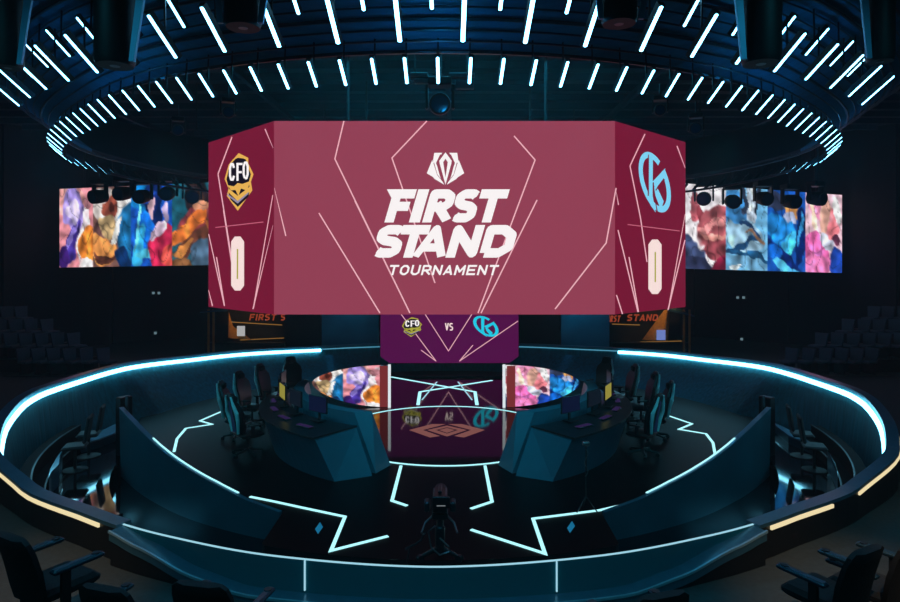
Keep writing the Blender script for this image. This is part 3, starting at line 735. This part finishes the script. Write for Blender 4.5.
# ------------------------------------------------------------------ side booths in the bowl (added patch desks, chairs, steps)
GLOSSDESK = mat('gloss_blue_top', (86, 134, 158), .12, .2, noise=.3, nscale=2, coat=.5)
for s in (-1, 1):
    aa = [s*(48+50*i/24) for i in range(25)]
    b = MB(); b.loft([[pol(7.42, a, PITZ+.01), pol(8.62, a, PITZ+.01), pol(8.62, a, -.2), pol(7.42, a, -.2)] for a in aa]); struct(b.build('floor_side', PITFLOOR))
PALEDESK = mat('pale_gloss_top', (120, 168, 190), .16, .1, noise=.3, nscale=2, coat=.4)  # pale tops of added desks stand in for bright floor reflections
def patch_desk(pts, zt, lab, rmax):
    P = []
    for x, y in pts:
        p = onz(x, y, zt); q = Vector((p.x, p.y)); q = q*min(1, rmax/q.length); P.append(Vector((q.x, q.y, zt)))
    c = sum(P, Vector())/len(P); r = thing('patch_desk', lab, 'desk', (c.x, c.y, -.2))
    MB().loft([[p-Vector((0, 0, .035)) for p in P], P]).build('desk_top', PALEDESK, r)
    MB().loft([[Vector((c.x+(p.x-c.x)*.9, c.y+(p.y-c.y)*.9, -.2)) for p in P], [Vector((c.x+(p.x-c.x)*.95, c.y+(p.y-c.y)*.95, zt-.036)) for p in P]]).build('desk_body', PANEL, r)
ld = [(79,433), (98,424), (114,417), (117,432), (99,439), (78,445)]
patch_desk(ld, .02, 'added pale glossy desk giving a bright reflection patch in the left side pit near the stage wall end', 8.45)
patch_desk([(905-x, y+3) for x, y in ld][::-1], .02, 'added pale glossy desk giving a bright reflection patch in the right side pit near the stage wall end', 8.45)
sd = [(38,470), (41,457), (47,451), (60,455), (59,464), (51,472), (42,479)]
patch_desk(sd, .22, 'small added pale counter giving a bright reflection patch, tucked against the left curve of the bowl', 8.4)
patch_desk([(899-x, y+1) for x, y in sd][::-1], .22, 'small added pale counter giving a bright reflection patch, tucked against the right curve of the bowl', 8.4)
STEPM = mat('step_black', (10, 13, 16), .9, noise=.3, spec=.2)
for s, side in ((-1, 'left'), (1, 'right')):
    p = Vector((s*7.28, -1.5, PITZ))
    r = thing('equipment_rack', f'tall narrow black equipment rack standing behind the end of the {side} stage wall', 'rack', p)
    MB().box(p+Vector((0, 0, .82)), (.18, .30, 1.56), s*.5, bev=.02).build('rack_case', PLAST, r)
    for k in range(5): MB().box(p+Vector((0, 0, .3+.26*k)), (.15, .31, .03), s*.5).build('rack_unit', METAL, r)
    MB().box(p+Vector((0, 0, .02)), (.22, .34, .04), s*.5).build('base', BLACK, r)
    r = thing('curved_step', f'dark curved steps following the {side} side of the bowl lining', 'steps', pol(8.3, s*70, PITZ))
    for rr, zt in ((8.86, .30), (8.66, .0)):
        aa = [s*(46+38*i/20) for i in range(21)]
        MB().loft([[pol(rr-.20, a, PITZ), pol(rr, a, PITZ), pol(rr, a, zt), pol(rr-.20, a, zt)] for a in aa]).build('tread', STEPM, r)
        MB().loft([[pol(rr-.22, a, zt), pol(rr-.19, a, zt), pol(rr-.19, a, zt+.02), pol(rr-.22, a, zt+.02)] for a in aa]).build('nosing', METAL, r)
def stool(p, rot, label, grp):
    r = thing('booth_chair', label, 'chair', p, grp)
    M = Matrix.Rotation(rot, 3, 'Z'); q = lambda x, y, zz: p+M@Vector((x, y, zz))
    MB().box(q(0,0,.5), (.46, .44, .07), M=M, bev=.03).build('seat', BLACK, r)
    MB().box(q(0,-.24,.85), (.44, .06, .55), M=M@Matrix.Rotation(.15, 3, 'X'), bev=.03).build('backrest', BLACK, r)
    MB().cyl(q(0,0,.03), q(0,0,.48), .03, n=12).build('pedestal', BLACK, r)
    MB().tube([q(0,0,0), q(0,0,.02), q(0,0,.04)], [.24, .24, .05], 20).build('foot_disc', BLACK, r)
for i, aa_ in enumerate((78, 71)):
    stool(pol(8.15, -aa_, -.2), 1.9, f'black booth chair in the left side pit, {"farther from the camera" if i == 0 else "nearer the camera"}', 'chairs in the left side pit')
    stool(pol(8.15, aa_, -.2), -1.9, f'black booth chair in the right side pit, {"farther from the camera" if i == 0 else "nearer the camera"}', 'chairs in the right side pit')

# ------------------------------------------------------------------ ceiling light rings
APEX = Vector((0, 0, -1.05))
def RA(d):
    d = abs(d); t = min(1, max(0, (d-45)/45)); t = t*t*(3-2*t); return 7.93+.95*t
def proto_tube(L, rad, name):
    # local frame: +Z along the tube (outer, higher end), +Y = glowing side
    root = MB(); root.tube([(0,0,-L/2), (0,0,-L/2+.01), (0,0,L/2-.01), (0,0,L/2)], [rad*.6, rad, rad, rad*.6], 12); d = root.build(name, LEDT, smooth=True)
    h = MB(); h.box((0, -rad*.55, 0), (rad*2.5, rad*2.3, L+.03)); h.build('housing', BLACK, d)
    h = MB(); h.cyl((0, -rad*1.2, 0), (0, -rad*1.2-.32, .28), .012, n=6); h.build('mounting_stem', METAL, d)
    return d
def place_tube(o, base):
    ax = (base-APEX).normalized(); rad_ = Vector((base.x, base.y, 0)).normalized()
    y = (rad_*.69+Vector((0,0,-.73))); y = (y-ax*y.dot(ax)).normalized(); x = y.cross(ax)
    M = Matrix((x, y, ax)).transposed(); o.rotation_euler = M.to_euler(); o.location = base
ta = proto_tube(.37, .025, 'led_tube'); first = True
for k in range(-48, 49):
    d = (2.93*abs(k)+.0025*k*k)*(1 if k > 0 else -1)
    if abs(d) > 142: continue
    o = ta if first else copy_tree(ta); first = False
    place_tube(o, pol(RA(d), d, CAM.z+2.446))
    far = abs(d) > 91
    tag(o, ('dark reverse of an LED tube on the far arc of the ceiling ring' if far else 'short glowing white LED tube in the innermost row of the ceiling ring'), 'tube light',
        'far tubes of the ceiling ring' if far else 'inner row of ceiling tubes')
tb = proto_tube(.56, .031, 'led_tube'); first = True
for k in range(-11, 11):
    kk = abs(k+.5); d = (4.48*kk)*(1 if k+.5 > 0 else -1)
    o = tb if first else copy_tree(tb); first = False
    p = pol(RA(d)+.97, d-.3, CAM.z+2.472); place_tube(o, p+(p-APEX).normalized()*.28)
    tag(o, 'long glowing white LED tube in the second row of the ceiling ring', 'tube light', 'second row of ceiling tubes')
first = True; tc_ = proto_tube(.42, .026, 'led_tube')
for k in range(-9, 10):
    d = (5.04*abs(k))*(1 if k > 0 else -1)
    o = tc_ if first else copy_tree(tc_); first = False
    p = pol(RA(d)+.84, d-.3, CAM.z+2.88); place_tube(o, p+(p-APEX).normalized()*.21)
    tag(o, 'glowing white LED tube in the uppermost outer row of the ceiling ring', 'tube light', 'outer row of ceiling tubes')

# soffit behind the tubes: slatted metal cone and pipes
so = thing('ceiling_ring', 'slatted dark blue metal ring above the tube lights', 'ceiling ring', (0, 0, CAM.z+3))
b = MB(); z_ = CAM.z
cone = lambda a0, a1, n: [[pol(7.75+(RA(a)-7.93), a, z_+2.75), pol(9.9+(RA(a)-7.93), a, z_+4.35), pol(9.9+(RA(a)-7.93), a, z_+4.42), pol(7.75+(RA(a)-7.93), a, z_+2.82)] for a in [a0+(a1-a0)*i/n for i in range(n+1)]]
b.loft(cone(-88, 88, 50)); b.build('soffit_cone', SOFFIT, so, smooth=True)
b = MB(); b.loft(cone(88, 272, 50)); b.build('rear_soffit', BLACK, so, smooth=True)  # rear half in black: its unlit look is put into the colour
for i in range(17):
    t = i/16; rr = 7.8+2.05*t; zz = z_+2.72+1.5*t
    MB().tube([pol(rr+(RA(a)-7.93), a, zz) for a in range(-180, 180, 5)], .014+.012*(i % 3 == 0), 6, closed=True).build('slat_pipe', METAL, so, smooth=True)
MB().tube([pol(7.4+(RA(a)-7.93), a, z_+2.25) for a in range(86, 276, 5)], .035, 8).build('inner_hoop', METAL, so, smooth=True)
for a in range(0, 360, 30):
    p = pol(9.4, a, z_+4.3); MB().cyl(p, (p.x, p.y, 9.95), .03, n=8).build('hanger', METAL, so)
# outer catwalk pipes nearer the camera
for i, (y, z) in enumerate(((-10.2, 7.6), (-9.4, 8.3))):
    r = thing('ceiling_pipe', ['long horizontal steel pipe under the ceiling, lower one', 'long horizontal steel pipe under the ceiling, upper one'][i], 'pipe', (0, y, z))
    MB().cyl((-12, y, z), (12, y, z), .03, n=8).build('pipe', METAL, r)
    for x in (-8, 0, 8): MB().cyl((x, y, z), (x, y, 9.9), .015, n=6).build('hanger', METAL, r)

# ------------------------------------------------------------------ hanging speakers and moving head lights
BRK = mat('lit_bracket', (110, 180, 215), .4, .3, noise=.2)  # blue light on the brackets is put into this colour
def speaker(px, py0, py1, w, d, sgn, label):
    t, bt = at(px, py0, d), at(px, py1, d); R_ = w/F*d/2
    r = thing('hanging_speaker', label, 'speaker', (bt.x, bt.y, bt.z))
    top = bt.z + 1.3
    MB().tube([(bt.x, bt.y, bt.z), (bt.x, bt.y, bt.z+.05), (bt.x, bt.y, top-.1), (bt.x, bt.y, top)], [R_*.9, R_, R_*1.02, R_*.6], 28).build('speaker_body', BLACK, r, smooth=True)
    MB().tube([(bt.x, bt.y, bt.z-.004), (bt.x, bt.y, bt.z+.01)], [R_*.25, R_*.28], 16).build('bottom_port', STEEL, r)
    for s in ((sgn,) if sgn else (-1, 1)):
        x = bt.x+s*R_*1.1
        MB().hexa([(x-.025, bt.y-R_*.5, bt.z+.02), (x+.025, bt.y-R_*.5, bt.z+.02), (x+.025, bt.y-R_*.3, bt.z+.02), (x-.025, bt.y-R_*.3, bt.z+.02)],
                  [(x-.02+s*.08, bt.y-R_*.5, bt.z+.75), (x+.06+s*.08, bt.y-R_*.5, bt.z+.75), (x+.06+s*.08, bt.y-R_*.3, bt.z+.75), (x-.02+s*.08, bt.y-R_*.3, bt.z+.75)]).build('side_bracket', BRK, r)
    MB().cyl((bt.x, bt.y, top-.02), (bt.x, bt.y, 9.9), .02, n=8).build('hanging_cable', METAL, r)
speaker(115, -20, 66, 38, 6.2, 1, 'large black cylindrical speaker hanging from the ceiling at upper left')
speaker(761, -20, 64, 38, 6.2, -1, 'large black cylindrical speaker hanging from the ceiling at upper right')
speaker(243, -20, 28, 36, 6.2, 0, 'black cylindrical speaker half out of frame, between upper left tubes')
speaker(619, -20, 24, 36, 6.2, 0, 'black cylindrical speaker half out of frame, between upper right tubes')
speaker(8, -20, 68, 28, 6.6, 1, 'black cylindrical speaker at the top left corner')
speaker(880, -20, 62, 26, 6.6, -1, 'black cylindrical speaker at the top right corner')

def head_light():
    r = thing('moving_head_light', '', 'stage light')
    MB().box((0, 0, -.06), (.34, .26, .12), bev=.02).build('light_base', BLACK, r)
    for s in (-1, 1): MB().box((s*.19, 0, -.27), (.04, .1, .36), bev=.012).build('yoke_arm', PLAST, r)
    hd = MB().tube([(0, .16, -.36), (0, .12, -.36), (0, -.1, -.40), (0, -.2, -.42)], [.08, .14, .16, .15], 18).build('light_head', BLACK, r, smooth=True)
    MB().tube([(0, -.2, -.42), (0, -.215, -.423)], [.12, .12], 18).build('lens', mat('lens_glass', (20, 60, 80), .08), hd)
    MB().cyl((0, 0, 0), (0, 0, .35), .02, n=8).build('clamp', METAL, r)
    return r
hl = head_light(); first = True
H = [(440, 99, 12.5, 1.35, 0, 'dark moving head light hanging in front of the scoreboard top edge', 1.0),
 (228, 112, 11.0, .8, .4, 'moving head light above the left side screen of the scoreboard', .8), (178, 130, 12, .8, .4, 'moving head light over the left ceiling arc', .8),
 (660, 110, 11.0, .8, -.3, 'moving head light above the right side screen of the scoreboard', .8), (696, 128, 12, .9, -.4, 'moving head light over the right ceiling arc', .8)]
for i, px in enumerate((100, 124, 143, 168, 192)): H.append((px, 190 - (i % 2)*3, 23.2, 1.3, .2*i-.4, f'moving head light before the left video wall, {["first","second","third","fourth","fifth"][i]} from the wall side', 1.25))
for i, px in enumerate((704, 732, 763, 790, 815)): H.append((px, 192 + (i % 2)*3, 23.2, 1.3, .2*i-.4, f'moving head light before the right video wall, {["first","second","third","fourth","fifth"][i]} from the scoreboard', 1.25))
for px, py, d, sc, rz, lab, k in H:
    o = hl if first else copy_tree(hl); first = False
    o.location = at(px, py, d)+Vector((0, 0, .3*sc)); o.rotation_euler = (0, 0, rz); o.scale = (sc*k,)*3
    tag(o, lab, 'stage light', 'moving head lights')

# ------------------------------------------------------------------ things behind the bowl
TEALP = mat('teal_backdrop', (30, 128, 150), .5, .1, noise=.5, nscale=1.2)
def backdrop(x0_, x1_, y0_, y1_, d, m_, label):
    a, c = at(x0_, y1_, d), at(x1_, y0_, d); z_ = ZF
    r = thing('backdrop_panel', label, 'panel', ((a.x+c.x)/2, a.y, z_))
    MB().box(((a.x+c.x)/2, a.y, (z_+c.z)/2), (c.x-a.x, .12, c.z-z_)).build('board', m_, r)
    MB().box(((a.x+c.x)/2, a.y-.0, z_+.03), (c.x-a.x+.1, .4, .06)).build('foot', BLACK, r)
backdrop(322, 379, 300, 350, 26.0, TEALP, 'dark teal backdrop panel left of the lower display')
backdrop(286, 321, 300, 350, 25.9, BLACK, 'black backdrop panel between the left booth and teal panel')
backdrop(520, 559, 300, 350, 25.9, BLACK, 'black backdrop panel right of the lower display')
backdrop(561, 609, 300, 350, 26.0, TEALP, 'blue teal backdrop panel next to the right booth')
for px, py, lab in ((329, 348.5, 'left'), (577, 350, 'right')):
    p = at(px, py, 25.4); r = thing('small_lamp', f'small rectangular white lamp glowing on the {lab} rim behind the stage', 'lamp', p)
    MB().box(p, (.42, .06, .1)).build('diffuser', LEDW, r); MB().box(p-Vector((0,-.05,.0)), (.5, .05, .16)).build('housing', BLACK, r)
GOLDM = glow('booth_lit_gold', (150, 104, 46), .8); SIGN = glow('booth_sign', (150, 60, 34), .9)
GOLDP = mat('booth_gold_panel', (190, 140, 70), .5, noise=.4)
def booth(s):
    D = 27.0; side = 'left' if s < 0 else 'right'
    xs = (206, 285) if s < 0 else (612, 690)
    a, c = at(xs[0], 345, D), at(xs[1], 309, D); cx = (a.x+c.x)/2; w = c.x-a.x; y = a.y
    r = thing('broadcast_booth', f'dark booth with orange tournament lettering and gold panels, behind the {side} rim', 'booth', (cx, y+.5, ZF))
    MB().box((cx, y+1.2, (ZF+c.z+.3)/2), (w, .1, c.z+.3-ZF)).build('back_wall', BLACK, r)
    MB().box((cx, y+.1, (ZF+.55)/2+.1), (w, .4, .5)).build('counter', PLAST, r)
    for k, px in enumerate(((208.5, 213.5) if s < 0 else (689.5, 684))):
        q = at(px, 340, D-.2); MB().box((q.x, q.y, (ZF+c.z)/2), (.07, .07, c.z-ZF-.02)).build('gold_post', GOLDP, r)
    fb = Face((0, y+.9, 0), (0, -1, 0))
    if s < 0:
        fb.polys(word('FIRST', 249, 320.5, 5.0, 6.6, 1.4, 1.3, .2), 0.0, 'sign_word', SIGN, r); fb.polys(word('STAND', 280, 320.5, 4.6, 6.6, 1.4, .8, .2), 0.0, 'sign_word', SIGN, r)
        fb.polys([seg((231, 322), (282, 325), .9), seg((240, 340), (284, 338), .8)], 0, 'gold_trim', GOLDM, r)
        MB().hexa([at(228, 338, D), at(252, 340, D), at(252, 340, D+.2), at(228, 338, D+.2)], [at(229, 312, D), at(233, 326, D), at(233, 326, D+.2), at(229, 312, D+.2)]).build('gold_panel', GOLDP, r)
        w_ = at(241, 331, D-.1); MB().box(w_, (.32, .05, .42)).build('white_monitor', glow('booth_white', (190, 190, 190), .8), r)
        MB().hexa([at(200, 313, D), at(228, 311, D-1), at(228, 309, D), at(206, 310, D+.5)], [at(200, 312, D), at(228, 308, D-1), at(228, 306.5, D), at(206, 308, D+.5)]).build('canopy', GLOSSDESK, r)
    else:
        fb.polys(word('FIRST', 604, 322, 3.0, 6.6, 1.3, .6, .2), 0.0, 'sign_word', SIGN, r); fb.polys(word('STAND', 626.5, 321, 5.3, 6.8, 1.5, 1.1, .2), 0.0, 'sign_word', SIGN, r)
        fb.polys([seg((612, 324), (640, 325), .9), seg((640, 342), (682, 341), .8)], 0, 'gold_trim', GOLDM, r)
        MB().hexa([at(642, 340, D), at(668, 341, D), at(668, 341, D+.2), at(642, 340, D+.2)], [at(664, 310, D), at(670, 310, D), at(670, 310, D+.2), at(664, 310, D+.2)]).build('gold_panel', GOLDP, r)
        w_ = at(661, 335, D-.1); MB().box(w_, (.36, .05, .42)).build('blue_monitor', glow('booth_blue', (120, 140, 210), .8), r)
        MB().hexa([at(668, 311, D-1), at(695, 317, D), at(690, 310, D+.5), at(668, 309, D)], [at(668, 308, D-1), at(694, 315.5, D), at(690, 309, D+.5), at(668, 307, D)]).build('canopy', GLOSSDESK, r)
booth(-1); booth(1)

# ------------------------------------------------------------------ far seating
def far_seat():
    r = thing('arena_seat', '', 'seat')
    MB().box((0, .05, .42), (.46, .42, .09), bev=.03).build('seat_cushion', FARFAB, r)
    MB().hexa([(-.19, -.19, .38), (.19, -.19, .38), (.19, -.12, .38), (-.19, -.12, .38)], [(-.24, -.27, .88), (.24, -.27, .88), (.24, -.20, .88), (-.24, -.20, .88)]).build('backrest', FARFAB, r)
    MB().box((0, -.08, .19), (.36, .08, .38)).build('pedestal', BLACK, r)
    return r
fs = far_seat(); first = True
rows_l = [(22.0, [27, 42, 57, 73, 90, 107]), (22.9, [-2, 14, 29, 45, 61, 77]), (23.8, [-12, 3, 19, 34, 50]), (24.7, [-20, -6, 10, 24])]
for s, side in ((-1, 'left'), (1, 'right')):
    for j, (d, xs) in enumerate(rows_l):
        zf = ZF+.02+.42*j+(.0)
        mid = []
        for px in xs:
            PX = px if s < 0 else 895-px
            p = at(PX, 300, d); p.z = zf
            if math.hypot(p.x, p.y) > 20.6: continue
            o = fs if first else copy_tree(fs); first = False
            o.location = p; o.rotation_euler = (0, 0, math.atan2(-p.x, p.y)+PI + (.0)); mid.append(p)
            o.rotation_euler.z = math.atan2(p.x, -p.y)
            tag(o, f'dim grey arena seat in the stand at far {side}, {["lowest","second","third","top"][j]} row', 'seat', f'far {side} stand seats, {["lowest","second","third","top"][j]} row')
        if mid:
            mid.sort(key=lambda p: p.x)
            a, c = mid[0], mid[-1]; t = (c-a).normalized()*.5
            pl = [(a-t).xy, (c+t).xy]
            nrm = Vector((-(c-a).y, (c-a).x)).normalized(); 
            b = MB(); q = [Vector((*(pl[0]-nrm*.45), 0)), Vector((*(pl[1]-nrm*.45), 0)), Vector((*(pl[1]+nrm*.45), 0)), Vector((*(pl[0]+nrm*.45), 0))]
            b.hexa([Vector((v.x, v.y, ZF-.05)) for v in q], [Vector((v.x, v.y, zf-.005)) for v in q]); struct(b.build('floor_tier', BLACK))

# ------------------------------------------------------------------ foreground seats
def near_seat():
    r = thing('theatre_seat', '', 'seat')
    b = MB(); rings = []
    for z, w, y in ((.38, .21, -.20), (.45, .235, -.21), (.65, .25, -.25), (.82, .245, -.30), (.90, .225, -.33), (.93, .18, -.335)):
        rings.append([Vector((x, y+yy, z)) for x, yy in ((-w, -.02), (-w*.6, -.05), (w*.6, -.05), (w, -.02), (w, .02), (w*.6, .035), (-w*.6, .035), (-w, .02))])
    b.loft(rings); b.build('backrest', FABRIC, r, smooth=True)
    MB().box((0, .03, .42), (.46, .46, .1), bev=.035).build('seat_cushion', FABRIC, r)
    for s in (-1, 1):
        a = MB().box((s*.29, .02, .64), (.075, .42, .045), bev=.015).build('armrest', ARMM, r)
        MB().tube([(s*.29, .17, .662), (s*.29, .17, .668)], [.033, .033], 16).build('cup_holder', BLACK, a)
        MB().box((s*.29, -.08, .31), (.035, .07, .62)).build('leg', BLACK, r)
    return r
ns = near_seat(); first = True
for px, py, d, rz, lab in ((12, 536, 5.05, -.5, 'dark theatre seat with a blue-lit armrest, bottom left corner'), (104, 587, 4.75, -.3, 'dark theatre seat back at the bottom edge, second from the left corner'),
        (200, 583, 4.8, -.2, 'dark theatre seat back at the bottom edge, third from the left corner'), (662, 594, 4.75, .3, 'dark theatre seat back at the bottom edge, right of the centre'),
        (866, 549, 5.1, .5, 'dark theatre seat with armrest reaching left, lower right corner'), (912, 541, 5.45, .6, 'dark theatre seat cut by the right frame edge')):
    p = at(px, py, d); 
    o = ns if first else copy_tree(ns); first = False
    M = Matrix.Rotation(rz, 3, 'Z'); off = M@Vector((0, -.33, 0))
    z = p.z-.93; o.location = (p.x-off.x, p.y-off.y, z); o.rotation_euler = (0, 0, rz)
    tag(o, lab, 'seat', 'theatre seats in the near row')
    b = MB(); c = Vector((p.x-off.x, p.y-off.y)); b.box((c.x, c.y-.1, (ZF+z)/2), (1.0, 1.3, z-ZF), rz); struct(b.build('floor_tier', CARPET))

# ------------------------------------------------------------------ stage and house spots, plus added fill lamps
def light(kind, name, loc, target, energy, rgb, **kw):
    l = bpy.data.lights.new(name, kind); l.energy = energy; l.color = lin(rgb)
    for k, v in kw.items(): setattr(l, k, v)
    o = bpy.data.objects.new(name, l); COL.objects.link(o); o.location = loc
    o.rotation_euler = (Vector(target)-Vector(loc)).to_track_quat('-Z', 'Y').to_euler(); return o
for a in (-150, -115, -80, -45, -18, 18, 45, 80, 115, 150):
    light('SPOT', 'stage_spot', pol(7.2, a, 6.4), pol(2.6, a*.9, .4), 230 if abs(a) > 50 else 520, (70, 195, 215), spot_size=1.1, spot_blend=.9, shadow_soft_size=.15)
for a in range(-160, 170, 40):
    light('POINT', 'soffit_fill', pol(8.9, a, 6.15), (0, 0, 0), 44, (20, 135, 205), shadow_soft_size=.1)  # added unseen lamps that brighten the soffit in blue
for x in (-5, 0, 5):
    light('SPOT', 'front_fill', (x, -13.4, 8.8), (x*.6, -8.6, .6), 480, (60, 185, 215), spot_size=1.2, spot_blend=.9, shadow_soft_size=.2)  # added fill so the front glass reads teal
for sx in (-1, 1):
    light('SPOT', 'side_wall_fill', (sx*8.5, -11.5, 7.5), (sx*5.4, -3.8, .2), 500, (50, 180, 205), spot_size=.7, spot_blend=.9, shadow_soft_size=.2)  # added fill on the outer faces of the stage side walls
    light('SPOT', 'house_spot', (sx*3.2, -14.5, 8.5), (sx*4.9, -8.9, .3), 2000, (255, 210, 165), spot_size=.36, spot_blend=.9, shadow_soft_size=.2)
    light('SPOT', 'booth_fill', (sx*8.9, 9.6, 3.4), (sx*8.9, 12.0, 1.2), 120, (255, 190, 110), spot_size=1.0, spot_blend=.8, shadow_soft_size=.1)  # added warm fill that makes the gold booth panels visible
light('SPOT', 'lining_fill', (-4, 3, 6.4), pol(8.3, -122, .3), 420, (20, 210, 165), spot_size=.5, spot_blend=.9, shadow_soft_size=.1)  # added pair of tinted fills for the rear bowl lining
light('SPOT', 'lining_fill', (4, 3, 6.4), pol(8.3, 122, .3), 420, (40, 190, 225), spot_size=.5, spot_blend=.9, shadow_soft_size=.1)
light('POINT', 'backdrop_fill', (-3.9, 8.9, 2.6), (0, 0, 0), 14, (40, 160, 190), shadow_soft_size=.1)  # added pair of teal fills brightening the backdrop panels
light('POINT', 'backdrop_fill', (5.2, 8.9, 2.6), (0, 0, 0), 24, (40, 160, 200), shadow_soft_size=.1)
light('AREA', 'ceiling_fill', (0, 0, 9.4), (0, 0, 0), 900, (34, 150, 190), size=9, shape='DISK')  # added broad fill lifting the whole hall towards teal
# rigging above the scoreboard
c = at(441, 80, 12.4)
r = thing('rigging_bracket', 'small grey metal rigging bracket above the centre of the scoreboard', 'bracket', c)
for dx, dz, w, h in ((-.42, .1, .34, .07), (-.36, -.03, .3, .09), (.40, .09, .5, .08), (.46, -.1, .36, .16), (0, -.06, .4, .06)): MB().box(c+Vector((dx, 0, dz)), (w, .1, h), bev=.01).build('clamp_plate', STEEL, r)
MB().cyl(c+Vector((-.6, .02, .06)), c+Vector((.6, .02, .06)), .02, n=8).build('cross_bar', METAL, r)
for x in (-.5, .5): MB().cyl(c+Vector((x, .02, .06)), (c.x+x, c.y+.02, 9.9), .012, n=6).build('cable', BLACK, r)
